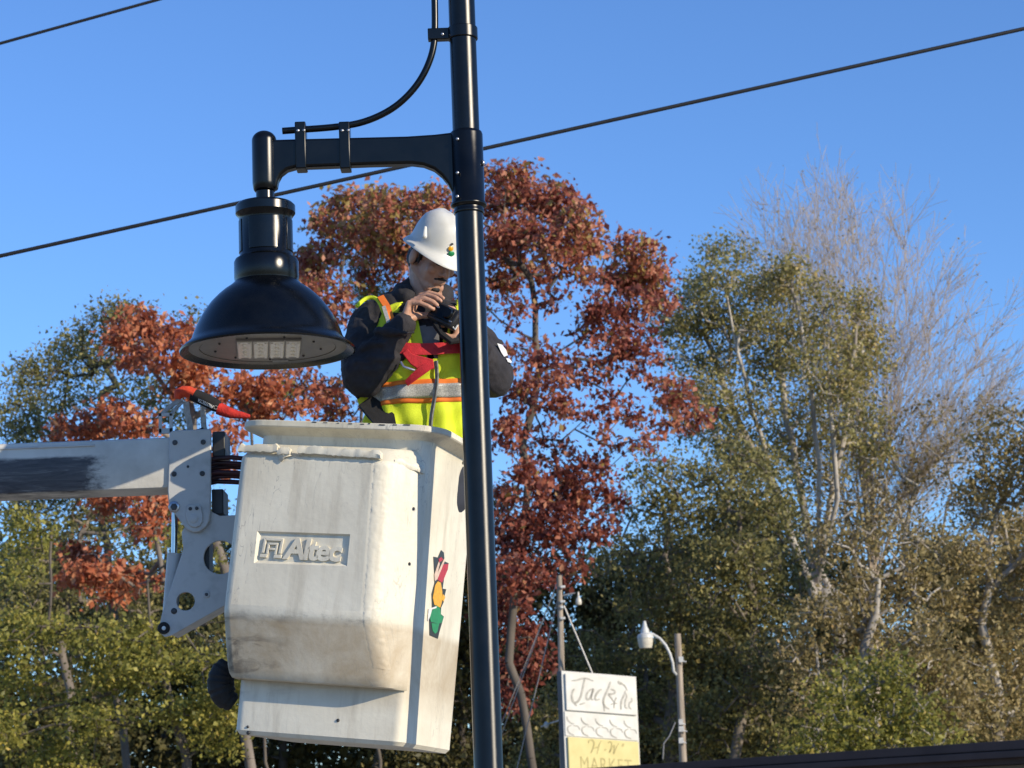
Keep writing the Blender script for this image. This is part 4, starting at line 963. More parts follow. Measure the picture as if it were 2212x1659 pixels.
    P = [at(822, 640, 8.0), at(836, 662, 7.965), at(845, 690, 7.945), at(848, 712, 7.94)]
    obj('shoulder_tape', ribbon(P, (1, 0, 0.2), 0.024, 0.004), MATS['vest_orange'], vest)
    P = [p + np.array([-0.012, -0.004, 0]) for p in P[1:]]; obj('shoulder_tape', ribbon(P, (1, 0, 0.2), 0.014, 0.004), MATS['silver_tape'], vest)
    # vest tail showing under the elbow
    mb = MB(); P = [at(766, 846, 8.07), at(800, 846, 8.05), at(799, 866, 8.05), at(786, 884, 8.06), at(776, 878, 8.07)]; mb.prism(P, (0, 0.008, 0)); obj('vest_tail', mb, MATS['vest_yellow'], vest)
    # ---- harness
    P = [front_pt(x, 770 + 8 * s + 3 * math.sin(6 * s), 0.032) for s, x in zip(np.linspace(0, 1, 16), np.linspace(866, 1060, 16))]
    obj('chest_strap', ribbon(P, (0, 0, 1), 0.042, 0.004), MATS['harness_red'], t)
    mb = MB(); P = [at(868, 762, 7.93), at(880, 753, 7.92), at(890, 764, 7.93), at(936, 776, 7.925), at(938, 796, 7.925), at(908, 802, 7.93), at(886, 786, 7.93)]
    mb.prism(P, (0, 0.008, 0)); obj('strap_fold', mb, MATS['harness_red'], t, bevel=0.003)
    P = [at(932, 786, 7.915), at(912, 800, 7.915), at(892, 816, 7.92), at(878, 828, 7.93)]
    obj('strap_tail', ribbon(P, (0.5, 0, 0.85), [0.030, 0.032, 0.030, 0.028], 0.005), MATS['harness_red'], t)
    mb = MB(); mb.tube([at(866, 782, 7.93), at(872, 792, 7.925), at(886, 797, 7.925), at(896, 800, 7.93)], 0.005, 8); obj('buckle', mb, MATS['bolt_steel'], t)
    for px0, px1 in ((862, 852), (980, 990)):
        P = [front_pt(px0 + (px1 - px0) * s, 690 + 85 * s, 0.026) for s in np.linspace(0, 1, 14)]
        obj('harness_strap', ribbon(P, (1, 0, 0), 0.040, 0.004), MATS['black_fabric'], t)
    P = [at(790, 868, 8.04), at(812, 888, 8.02), at(830, 906, 8.0), at(836, 940, 8.0)]
    obj('harness_strap', ribbon(P, (1, 0, 0), [0.06, 0.075, 0.08, 0.08], 0.02), MATS['black_fabric'], t)
    # ---- hard hat, full brim
    hat = bpy.data.objects.new('hard_hat', None)
    prof = [(0.0, 0.128), (0.25, 0.126), (0.45, 0.119), (0.62, 0.107), (0.76, 0.090), (0.87, 0.066), (0.94, 0.040), (0.975, 0.018), (1.0, 0.004), (1.06, -0.006), (1.16, -0.014), (1.26, -0.022), (1.34, -0.030), (1.345, -0.034), (1.33, -0.034), (1.16, -0.020), (0.97, -0.006), (0.93, 0.02), (0.80, 0.08), (0.4, 0.112), (0.0, 0.118)]
    rings = []; n = 72
    for r, z in prof:
        ring_ = []
        for k in range(n):
            a = 2 * math.pi * k / n; ca, sa = math.cos(a), math.sin(a)
            rx = 0.090 * min(r, 1.0) + 0.062 * max(0, r - 1); ry = 0.112 * min(r, 1.0) + (0.125 if sa > 0 else 0.070) * max(0, r - 1)
            front = max(0, sa); zz = z
            if r > 1.0: zz += 0.010 * (ca * ca) * (r - 1) * 3 - 0.012 * front * (r - 1) * 2
            elif 0.05 < r < 0.98 and z > 0.01:
                zz += 0.006 * math.exp(-((rx * ca) / 0.016) ** 2) + 0.003 * (math.exp(-((abs(rx * ca) - 0.045) / 0.010) ** 2))
            ring_.append(hp(rx * ca, ry * sa - 0.008, zz + 0.048))
        rings.append(ring_)
    mb = MB(); mb.loft(rings)
    hat = obj('hard_hat', mb, MATS['hat_white'], t, angle=50)
    for s in (-1, 1):
        mb = MB(); mb.capsule(hp(s * 0.101, 0.035, 0.082), 0.010, hp(s * 0.092, 0.012, 0.108), 0.006, 10); obj('hat_slot', mb, MATS['hat_white'], hat)
    # sticker on the hat front: dark, amber and green patches
    def hat_patch(px, py, rx, ry, mat, lift):
        p = None; best = None
        D = ray(px, py); D = D / np.linalg.norm(D)
        for s in np.linspace(7.6, 8.2, 600):
            q = EYE + D * s; l = HR.T @ (q - HEAD) - np.array([0, -0.008, 0.048])
            if (l[0] / 0.090) ** 2.4 + (abs(l[1]) / 0.112) ** 2.4 + (max(l[2], 0) / 0.128) ** 2.4 < 1.0 + lift if l[0] > 0 else (abs(l[0]) / 0.090) ** 2.4 + (abs(l[1]) / 0.112) ** 2.4 + (max(l[2], 0) / 0.128) ** 2.4 < 1.0 + lift: p = q; lo = l; break
        if p is None: return
        nn = unit(HR @ np.array([lo[0] / 0.090 ** 2, lo[1] / 0.112 ** 2, lo[2] / 0.128 ** 2])); x, y, _ = frame(nn)
        m2 = MB(); m2.ball(p, (rx, ry, 0.004), np.array([x, y, nn]).T, 12, 6); obj('hat_sticker', m2, mat, hat)
    hat_patch(975, 548, 0.013, 0.010, MATS['decal_green'], 0.10); hat_patch(974, 537, 0.010, 0.010, MATS['decal_amber'], 0.02); hat_patch(977, 527, 0.005, 0.004, MATS['decal_dark'], 0.0)
    return t
build_person()

def build_device():
    ad = lambda a, b, y: at(a, b, y + 0.07)
    c = ad(962, 682, 7.835)
    t = thing('handheld_device', 'black handheld device the worker holds up to his chin', 'device', c)
    R = np.array(Matrix.Rotation(RAD(34), 3, 'Y') @ Matrix.Rotation(RAD(-30), 3, 'Z'))
    mb = MB(); mb.box(c, (0.125, 0.035, 0.072), R); bd = obj('case', mb, MATS['dark_steel'], t, bevel=0.008)
    q = lambda x, y, z: c + R @ np.array([x, y, z])
    mb = MB(); mb.box(q(-0.004, -0.020, 0.002), (0.096, 0.006, 0.052), R); obj('face_plate', mb, MATS['black_paint'], t, bevel=0.003)
    mb = MB(); mb.lathe([(0, -0.012), (0.018, -0.012), (0.021, -0.006), (0.021, 0.0), (0, 0)], q(0.024, -0.022, 0.006), 20, axis=R @ np.array([0, 1.0, 0])); obj('lens', mb, MATS['black_paint'], t)
    for x, z in ((-0.030, 0.012), (0.052, -0.016)):
        mb = MB(); mb.box(q(x, -0.024, z), (0.012, 0.004, 0.005), R); obj('button', mb, MATS['bolt_steel'], t, bevel=0.001)
    mb = MB(); P = [ad(978, 706, 7.80), ad(983, 712, 7.80), ad(989, 702, 7.80)]; mb.tube(P, 0.0035, 6); obj('clip', mb, MATS['print_white'], t)
    mb = MB(); mb.tube([ad(940, 700, 7.83), ad(955, 722, 7.82), ad(975, 738, 7.82), ad(990, 735, 7.83)], 0.012, 8); obj('wrist_strap', mb, MATS['black_fabric'], t)
build_device()

# ------------------------------------------------------------------ overhead cables
def cable(name, label, pts, r):
    P = [np.asarray(p, float) for p in pts]; Q = []
    n = 60
    a, b = P
    for k in range(n + 1):
        s = k / n; q = a + (b - a) * s; q = q + np.array([0, 0, -4 * 0.004 * s * (1 - s)]); Q.append(q)
    mb = MB(); mb.tube(Q, r, 8); tag(obj(name, mb, MATS['cable_black'], angle=60), label, 'cable', 'overhead cables')
cable('power_cable', 'black overhead cable crossing the whole sky behind the lamp post', (at(-4500, 1551, 17.0), at(6000, -780, 17.0)), 0.0160)
cable('power_cable', 'short stretch of black overhead cable in the top left corner of the sky', (at(-4500, 1341, 17.0), at(5000, -1294, 17.0)), 0.0130)

# ------------------------------------------------------------------ market sign and poles
def stroke(pts, w, org, xd, yd, nd, th=0.006):
    """brush stroke: list of (x, y) metres on the plane, smoothed; w width or widths"""
    P = np.array(pts, float); Q = []
    for i in range(len(P) - 1):
        for k in range(4):
            p0 = P[max(i - 1, 0)]; p1 = P[i]; p2 = P[i + 1]; p3 = P[min(i + 2, len(P) - 1)]; s = k / 4
            Q.append(0.5 * ((2 * p1) + (-p0 + p2) * s + (2 * p0 - 5 * p1 + 4 * p2 - p3) * s * s + (-p0 + 3 * p1 - 3 * p2 + p3) * s ** 3))
    Q.append(P[-1]); n = len(Q)
    ww = [w * (0.45 + 0.75 * math.sin(math.pi * (0.08 + 0.84 * k / (n - 1)))) for k in range(n)]
    W3 = [org + xd * q[0] + yd * q[1] for q in Q]
    rings = []
    for k in range(n):
        d = unit(W3[min(k + 1, n - 1)] - W3[max(k - 1, 0)]); s_ = unit(np.cross(nd, d))
        rings.append([W3[k] - s_ * ww[k] / 2, W3[k] + s_ * ww[k] / 2, W3[k] + s_ * ww[k] / 2 + nd * th, W3[k] - s_ * ww[k] / 2 + nd * th])
    mb = MB(); mb.loft(rings); return mb
def build_sign():
    Y0 = 45.0
    A = at(1213, 1449, Y0); ang = RAD(20)        # turned to face left of the camera a little
    xd = np.array([math.cos(ang), math.sin(ang), 0]); yd = np.array([0, 0, 1.0]); nd = np.cross(xd, yd)      # nd towards the camera
    W = 1.585; H = 3.0
    t = thing('market_sign', 'white and yellow roadside market sign with faded script lettering beside the wooden pole', 'sign', (A[0], A[1], 0))
    xs = xd - yd * 0.09                            # the old sign has sagged to the right
    P = lambda x, z, d=0.0: A + xs * x + yd * z + nd * d
    def panel(x0, x1, z0, z1, d0, d1, name, mat, par, bev=0.006):
        mb = MB(); mb.prism([P(x0, z0, d0), P(x1, z0, d0), P(x1, z1, d0), P(x0, z1, d0)], nd * (d1 - d0)); return obj(name, mb, mat, par, bevel=bev, smooth=False)
    panel(0, W, -H, 0, -0.28, -0.02, 'cabinet', MATS['sign_side'], t, 0.01)
    fr = panel(-0.004, W + 0.004, -H - 0.004, 0.004, -0.02, 0.0, 'frame', MATS['sign_frame'], t)
    s1 = panel(0.055, W - 0.03, -0.77, -0.05, 0.0, 0.05, 'face_panel', MATS['sign_white'], t, 0.012)
    s2 = panel(0.02, W - 0.02, -1.27, -0.79, 0.0, 0.02, 'face_panel', MATS['sign_white'], t)
    s3 = panel(0.055, W - 0.03, -2.6, -1.29, 0.0, 0.05, 'face_panel', MATS['sign_yellow'], t, 0.012)
    for x in (0.25, W - 0.25):
        mb = MB(); q = P(x, -H, -0.15); mb.tube([(q[0], q[1], 0.0), (q[0], q[1], q[2] + 0.02)], 0.07, 12); obj('leg', mb, MATS['sign_side'], t)
    # script name, units from the zoomed picture (1490 px over the sign): 1 unit = k m
    k = W / 1215.0
    def S(pts, w, d, mat, par, z_off=0.0):
        # zoomed picture -> sign plane; undo the slope of the top edge (90 in 1215)
        q = [((zx - 115) * k, -((zy - 52) - (zx - 115) * 0.072) * k * 0.926) for zx, zy in pts]
        obj('lettering', stroke(q, w * k, P(0, 0, d), xs, yd, nd), mat, par)
    G = MATS['sign_letter']
    S([(470, 175), (455, 240), (420, 380), (390, 480), (340, 555), (280, 570), (255, 520), (250, 440), (275, 370), (300, 350)], 30, 0.05, G, s1)
    S([(255, 215), (340, 205), (440, 175), (520, 180), (610, 215)], 22, 0.05, G, s1)
    S([(285, 570), (300, 600), (325, 620)], 22, 0.05, G, s1)
    S([(600, 340), (540, 370), (490, 440), (490, 510), (530, 510), (575, 440), (605, 340), (570, 460), (565, 515), (600, 520)], 26, 0.05, G, s1)
    S([(740, 350), (700, 370), (650, 430), (625, 500), (650, 525), (700, 510)], 26, 0.05, G, s1)
    S([(890, 230), (850, 330), (800, 430), (765, 510), (760, 580), (790, 640), (850, 670)], 28, 0.05, G, s1)
    S([(890, 350), (950, 370), (950, 410), (890, 430), (850, 430), (890, 490), (940, 570)], 24, 0.05, G, s1)
    S([(975, 480), (940, 560), (930, 660)], 22, 0.05, G, s1)
    S([(880, 600), (930, 580), (985, 580)], 14, 0.05, G, s1)
    S([(1010, 220), (1050, 250), (1085, 260)], 34, 0.05, G, s1)
    S([(1085, 260), (1130, 300), (1160, 370)], 18, 0.05, G, s1)
    S([(1130, 370), (1100, 450), (1060, 530), (1045, 620), (1045, 680)], 24, 0.05, G, s1)
    S([(1130, 400), (1145, 470), (1120, 540), (1115, 640), (1150, 660)], 20, 0.05, G, s1)
    S([(1225, 490), (1230, 540), (1190, 570), (1180, 640), (1215, 670)], 20, 0.05, G, s1)
    S([(370, 600), (460, 575)], 20, 0.05, G, s1); S([(755, 560), (765, 640), (770, 710)], 16, 0.05, G, s1)
    # row of moulded scrolls
    for j in range(5):
        ox = 160 + 232 * j; oy = 775 + 15 * j
        S([(ox + 5, oy + 20), (ox + 15, oy + 70), (ox + 60, oy + 120), (ox + 120, oy + 140)], 17, 0.02, G, s2)
        S([(ox + 70, oy + 160), (ox + 15, oy + 190), (ox + 10, oy + 240), (ox + 40, oy + 290), (ox + 110, oy + 320)], 18, 0.02, G, s2)
        S([(ox + 100, oy + 165), (ox + 180, oy + 180), (ox + 205, oy + 240)], 12, 0.02, G, s2)
    O = MATS['sign_letter_olive']
    S([(490, 1220), (500, 1185), (550, 1175), (580, 1220), (560, 1300), (520, 1385)], 22, 0.05, O, s3)
    S([(700, 1185), (660, 1250), (640, 1330), (620, 1400)], 14, 0.05, O, s3); S([(550, 1310), (600, 1300), (660, 1285)], 18, 0.05, O, s3)
    S([(740, 1330), (770, 1335)], 26, 0.05, O, s3)
    S([(800, 1230), (830, 1200), (865, 1230), (850, 1310), (820, 1380), (870, 1300), (905, 1260), (900, 1330), (890, 1400), (940, 1290), (985, 1225)], 16, 0.05, O, s3)
    S([(1060, 1230), (1040, 1280)], 28, 0.05, O, s3)
    q0 = P((345 - 115) * k, -((1652 - 52) - 230 * 0.072) * k * 0.926, 0.05)
    mb = text_on('MARKET', q0, xs, yd, 830 * k, 215 * k * 0.926, 0.004, offset=-0.004, space=1.15); obj('lettering', mb, O, s3, smooth=False)
    # stay from the wooden pole
    mb = MB(); mb.tube([at(1218, 1308, 45.2), at(1281, 1458, 45.25)], 0.017, 8); obj('stay_bar', mb, MATS['guy_steel'], t)
build_sign()
def jitter_pole(mb, p0, p1, r0, r1, n=14, sides=12, seed=1):
    rng = random.Random(seed); P = []; R = []
    for k in range(n + 1):
        s = k / n; P.append(np.asarray(p0) + (np.asarray(p1) - np.asarray(p0)) * s + np.array([rng.uniform(-.006, .006), rng.uniform(-.006, .006), 0])); R.append((r0 + (r1 - r0) * s) * rng.uniform(0.97, 1.03))
    mb.tube(P, R, sides)
def build_poles():
    top = at(1208, 1243, 45.6); b = at(1216, 1600, 45.6); d = (b - top) / (top[2] - b[2]); base = top + d * top[2]
    t = thing('utility_pole', 'weathered wooden pole rising behind the left edge of the market sign', 'utility pole', base)
    mb = MB(); jitter_pole(mb, base, top, 0.085, 0.055, seed=3); obj('pole_shaft', mb, MATS['wood_pole'], t)
    for py in (1268, 1300, 1312, 1336):
        p = at(1210, py, 45.52); mb = MB(); mb.box(p + np.array([0.05, -0.02, 0]), (0.10, 0.06, 0.05)); obj('pole_fitting', mb, MATS['lamp_grey'], t, bevel=0.01)
    mb = MB(); mb.tube([at(1212, 1288, 45.6), at(1228, 1283, 45.6), at(1243, 1281, 45.6)], 0.012, 8); obj('lamp_arm', mb, MATS['guy_steel'], t)
    c = at(1250, 1300, 45.6); mb = MB(); mb.lathe([(0, 0.20), (0.016, 0.20), (0.022, 0.10), (0.05, 0.06), (0.06, 0.02), (0.062, -0.03), (0.05, -0.06), (0, -0.065)], c, 16); obj('lamp_head', mb, MATS['lamp_globe'], t)
    for a, b_, r_, lab in (((1202, 1262), (1068, 1622), 0.009, 'middle one of three guy wires running down left from the wooden pole'), ((1198, 1275), (1058, 1622), 0.008, 'leftmost thin guy wire running down left from the wooden pole'), ((1211, 1268), (1108, 1690), 0.012, 'pale guy wire nearest the wooden pole, running down left')):
        p0 = at(*a, 45.6); p1 = at(*b_, 46.5); p1 = p0 + (p1 - p0) * (p0[2] / (p0[2] - p1[2])); mb = MB(); mb.tube([p0, p0 * 0.5 + p1 * 0.5 + np.array([0, 0, -0.05]), p1], r_, 6)
        tag(obj('guy_wire', mb, MATS['guy_steel'], angle=60), lab, 'guy wire', 'guy wires of the wooden pole')
    # lamp pole
    top = at(1463, 1369, 50.0); base = np.array([top[0] - 0.02, top[1], 0.0])
    t = thing('yard_lamp', 'grey yard lamp on a curved bracket near the top of a wooden pole', 'yard lamp', base)
    mb = MB(); jitter_pole(mb, base, top, 0.095, 0.072, seed=8); obj('pole_shaft', mb, MATS['wood_pole'], t)
    P = [at(1462, 1458, 49.98), at(1455, 1450, 49.92), at(1453, 1432, 49.9), at(1447, 1412, 49.9), at(1438, 1394, 49.9), at(1425, 1379, 49.9), at(1410, 1370, 49.9), at(1396, 1367, 49.9)]
    mb = MB(); mb.tube(P, 0.032, 10); obj('bracket', mb, MATS['lamp_grey'], t)
    c = at(1394, 1385, 49.9); u = 50 / FPX
    mb = MB(); mb.lathe([(0, 44 * u), (3 * u, 43 * u), (4 * u, 38 * u), (6 * u, 30 * u), (9 * u, 24 * u), (10 * u, 17 * u), (16 * u, 14 * u), (17.5 * u, 9 * u), (17.5 * u, 6 * u), (0, 6 * u)], c, 28); obj('lamp_housing', mb, MATS['lamp_grey'], t)
    mb = MB(); mb.lathe([(0, 7 * u), (16.5 * u, 7 * u), (16.5 * u, 0), (15 * u, -9 * u), (13 * u, -15 * u), (0, -15 * u)], c, 28); obj('lamp_bowl', mb, MATS['lamp_globe'], t)
    for py, dx in ((1425, 0.10), (1560, 0.09), (1575, 0.11), (1600, 0.10)):
        p = at(1466, py, 49.9); mb = MB(); mb.box(p + np.array([dx * 0.5, -0.05, 0]), (dx, 0.06, 0.12)); mb.tube([p, p + np.array([dx * 1.6, -0.03, -0.06])], 0.018, 6); obj('pole_fitting', mb, MATS['lamp_grey'], t)
    mb = MB(); mb.tube([at(1459, 1560, 49.85), at(1446, 1590, 49.8), at(1434, 1606, 49.8), at(1432, 1640, 49.8)], 0.012, 6); obj('drop_cable', mb, MATS['guy_steel'], t)
    # small white insulator on a wire left of the sign
    mb = MB(); p0 = at(1180, 1612, 46.3)
    mb.tube([at(1168, 1570, 46.3) , at(1186, 1563, 46.3), at(1212, 1555, 46.0)], 0.014, 6); obj('service_wire', mb, MATS['lamp_grey'], bpy.data.objects['utility_pole'])
    mb = MB(); mb.ball(at(1180, 1566, 46.3), (0.05, 0.05, 0.07)); obj('insulator', mb, MATS['lamp_globe'], bpy.data.objects['utility_pole'])
build_poles()
def build_building():
    A = at(1390, 1652, 35.8); B = at(2212, 1598, 29.7); z = 2.45
    A = np.array([A[0], A[1], 0]); B = np.array([B[0], B[1], 0]); d = unit(B - A); A = A - d * 2.2; B = B + d * 9
    n = np.array([-d[1], d[0], 0]); n = n if n[1] > 0 else -n        # away from the camera
    t = thing('low_building', 'low flat-roofed building with dark brown fascia along the bottom right edge', 'building', A)
    def slab(off0, off1, z0, z1, name, mat, e=0.0):
        mb = MB(); P = [A - d * e + n * off0, B + d * e + n * off0, B + d * e + n * off1, A - d * e + n * off1]
        mb.prism([p + np.array([0, 0, z0]) for p in P], (0, 0, z1 - z0)); return obj(name, mb, mat, t, bevel=0.01, smooth=False)
    # the picture line rises a little less than the eave would, so the eave follows the measured heights
    slab(0.6, 5.0, 0.0, 2.12, 'wall', MATS['wall_tan'])
    slab(0.0, 5.4, 2.12, 2.30, 'fascia', MATS['fascia_brown'], 0.3)
    slab(-0.10, 5.5, 2.30, 2.42, 'roof_edge', MATS['fascia_brown'], 0.4)
    slab(-0.14, -0.02, 2.20, 2.29, 'gutter', MATS['fascia_brown'], 0.3)
build_building()

# ------------------------------------------------------------------ trees
def segs_mesh(A, B, ra, rb, sides=5):
    """tubes for many segments at once, as arrays"""
    A = np.asarray(A); B = np.asarray(B); n = len(A); d = B - A; L = np.linalg.norm(d, axis=1, keepdims=True) + 1e-9; d = d / L
    up = np.where(np.abs(d[:, 2:3]) < 0.9, np.array([[0, 0, 1.0]]), np.array([[1.0, 0, 0]]))
    x = np.cross(up, d); x /= np.linalg.norm(x, axis=1, keepdims=True) + 1e-9; y = np.cross(d, x)
    ang = np.linspace(0, 2 * math.pi, sides, endpoint=False); V = np.zeros((n, 2 * sides, 3))
    for k, a in enumerate(ang):
        o = math.cos(a) * x + math.sin(a) * y
        V[:, k] = A + o * ra[:, None]; V[:, sides + k] = B + o * rb[:, None]
    base = (np.arange(n) * 2 * sides)[:, None]
    F = np.concatenate([base + np.array([[k, (k + 1) % sides, sides + (k + 1) % sides, sides + k]]) for k in range(sides)], axis=0)
    return V.reshape(-1, 3), F
def np_mesh(name, V, F, mat, parent, tint=None, smooth=False):
    me = bpy.data.meshes.new(name); V = np.ascontiguousarray(V, dtype=np.float32); F = np.ascontiguousarray(F, dtype=np.int32); k = F.shape[1]
    me.vertices.add(len(V)); me.vertices.foreach_set('co', V.ravel())
    me.loops.add(F.size); me.loops.foreach_set('vertex_index', F.ravel())
    me.polygons.add(len(F)); me.polygons.foreach_set('loop_start', np.arange(0, F.size, k, dtype=np.int32)); me.polygons.foreach_set('loop_total', np.full(len(F), k, dtype=np.int32))
    if smooth: me.polygons.foreach_set('use_smooth', np.ones(len(F), bool))
    me.update(calc_edges=True)
    if tint is not None:
        a = me.attributes.new('tint', 'FLOAT', 'FACE'); a.data.foreach_set('value', np.ascontiguousarray(tint, dtype=np.float32))
    me.materials.append(mat)
    o = bpy.data.objects.new(name, me); COL.objects.link(o); o.parent = parent; return o
def skeleton(trunks, ends, rng, seg=0.7, tip=0.010, rise=0.5):
    """grow limbs from the trunk and stem polylines to every twig end; returns segments and radii"""
    P = []; par0 = []
    for tk in trunks:
        if not P: par0.append(-1); P.append(np.asarray(tk[0], float))
        else:
            j = int(np.argmin(np.linalg.norm(np.array(P) - tk[0], axis=1))); par0.append(j); P.append(np.asarray(tk[0], float))
        for p in tk[1:]: par0.append(len(P) - 1); P.append(np.asarray(p, float))
    nt = len(P); cap = nt + len(ends) * 40; arr = np.zeros((cap, 3)); arr[:nt] = P; par = np.array(par0 + [0] * (cap - nt)); m_ = nt
    dmin = np.min(np.linalg.norm(ends[:, None, :] - arr[None, :nt, :], axis=2), axis=1)
    order = np.argsort(dmin); leafs = []
    for i in order:
        e = ends[i]; dv = e - arr[:m_]; D = np.sqrt((dv * dv).sum(1))
        cost = D + rise * np.maximum(0, 0.35 * D - dv[:, 2])
        cost[0] += 3
        j = int(np.argmin(cost)); d = D[j]; k = max(1, min(36, int(round(d / seg))))
        a = arr[j]; side = unit(np.cross(e - a, rng.normal(size=3))); bow = rng.uniform(-0.08, 0.08) * d; prev = j
        for q in range(1, k + 1):
            s = q / k; p = a + (e - a) * s + side * bow * math.sin(math.pi * s) + np.array([0, 0, -0.08 * d * math.sin(math.pi * s)]) + (rng.normal(size=3) * 0.04 * seg if q < k else 0)
            arr[m_] = p; par[m_] = prev; prev = m_; m_ += 1
        leafs.append(prev)
    cnt = np.zeros(m_)
    for l in leafs: cnt[l] += 1
    for i in range(m_ - 1, 0, -1): cnt[par[i]] += cnt[i]
    r = tip * np.maximum(cnt, 1) ** 0.43
    idx = np.arange(1, m_); return arr[par[idx]], arr[idx], np.minimum(r[par[idx]], r[idx] * 1.5), r[idx]
def leaves(centers, size, rng, droop=0.4, aspect=0.62, spread=0.3, out=None):
    n = len(centers); C = centers
    d = rng.normal(size=(n, 3)); d[:, 2] -= droop; d /= np.linalg.norm(d, axis=1, keepdims=True) + 1e-9
    q = rng.normal(size=(n, 3)); s = np.cross(d, q); s /= np.linalg.norm(s, axis=1, keepdims=True) + 1e-9
    nn = np.cross(d, s); L = size * (0.45 + 1.15 * rng.uniform(0, 1, (n, 1)) ** 1.3); w = L * aspect * rng.uniform(0.7, 1.2, (n, 1)) * 0.5; fold = L * rng.uniform(-0.12, 0.2, (n, 1))
    V = np.stack([C, C + d * L * 0.5 + s * w + nn * fold, C + d * L, C + d * L * 0.5 - s * w + nn * fold], axis=1)
    b = (np.arange(n) * 4)[:, None]
    F = np.concatenate([b + np.array([[0, 1, 2]]), b + np.array([[0, 2, 3]])], axis=1).reshape(-1, 3)
    return V.reshape(-1, 3), F
def tree(name, label, group, Y, trunk_px, blobs, leaf, mats, seed, per=16, lsize=0.13, tip=0.011, spread=0.26, depth=2.0, density=1.0, bark='bark_grey', droop=0.4, tint=(0.5, 0.22), twig=0.55, shell=0.35, tb=None, rise=0.5, aspect=0.62, stems=()):
    """blobs: (px, py, rx, ry, weight) foliage masses seen in the crown, each a lump with its own depth"""
    rng = np.random.RandomState(seed); sc = Y / FPX
    tr = [at(px, py, Y + dy) for px, py, dy in trunk_px]
    tr = [np.array([tr[0][0], tr[0][1], 0.0])] + tr
    for k in range(1, len(tr) - 1): tr[k] = tr[k] + np.array([rng.normal() * 0.22, rng.normal() * 0.22, 0])
    tr[0][0] += rng.normal() * 0.3
    full = [tr[0]]; wn_ = rng.uniform(0, 6.28, 3)
    for a, b in zip(tr[:-1], tr[1:]):
        k = max(1, int(np.linalg.norm(b - a) / 0.8))
        for q in range(1, k + 1):
            p = a + (b - a) * q / k; full.append(p + np.array([0.16 * math.sin(p[2] * 0.9 + wn_[0]) + 0.07 * math.sin(p[2] * 2.3 + wn_[1]), 0.14 * math.sin(p[2] * 0.8 + wn_[2]), 0]) * min(1.0, p[2] / 2) + (rng.normal(size=3) * 0.03 if q < k else 0))
    trunks = [full]
    for st in stems:
        q = [at(px, py, Y + dy) for px, py, dy in st]; ln = []
        for a, b in zip(q[:-1], q[1:]):
            k = max(1, int(np.linalg.norm(b - a) / 0.7))
            for i in range(k): ln.append(a + (b - a) * i / k + rng.normal(size=3) * 0.03)
        ln.append(q[-1]); trunks.append(ln)
    t = thing(name, label, 'tree', tr[0], group)
    ends = []; sub = []; tn = []
    for bl in blobs:
        px, py, rx, ry, w = bl[:5]; tt = bl[5] if len(bl) > 5 else 0.0
        dy = rng.uniform(-depth, depth); c = at(px, py, Y + dy); R = np.array([rx, 0.5 * (rx + ry), ry]) * sc
        n = max(4, int(w * density * (rx * ry) * sc * sc / (twig * twig) * 15.0))
        u = rng.normal(size=(n, 3)); u /= np.linalg.norm(u, axis=1, keepdims=True); rad = rng.uniform(shell, 1.0, (n, 1)) ** 0.6
        p = c + u * rad * R * rng.uniform(0.85, 1.15, (n, 1)); ends.append(p); tn.append(np.full(n, tt))
    ends = np.concatenate(ends); tn = np.concatenate(tn)
    A, B, ra, rb = skeleton(trunks, ends, rng, seg=0.6, tip=tip, rise=rise)
    V, F = segs_mesh(A, B, ra, rb, 6)
    np_mesh('trunk', V - tr[0], F, MATS[bark], t, smooth=True)
    # twig-end sprays of leaves
    per = int(per * 1.7); m_ = len(ends) * per; ce = np.repeat(ends, per, axis=0); off = rng.normal(size=(m_, 3)) * spread * np.array([1, 1, 0.72]); off[:, 2] -= 0.1 * spread
    ctw = np.repeat(rng.normal(size=len(ends)) * 0.12 + tn, per)
    V, F = leaves(ce + off, lsize, rng, droop, aspect)
    tv = np.clip(tint[0] + ctw + rng.normal(size=m_) * tint[1], 0, 1)
    np_mesh('crown', V - tr[0], F, MATS[leaf], t, tint=np.repeat(tv, 2))['kind'] = 'stuff'
    return t
def rand_blobs(rng, x0, x1, y0, y1, n, rx, ry, w=1.0):
    return [(rng.uniform(x0, x1), rng.uniform(y0, y1), rx * rng.uniform(0.7, 1.3), ry * rng.uniform(0.7, 1.3), w * rng.uniform(0.7, 1.2)) for _ in range(n)]

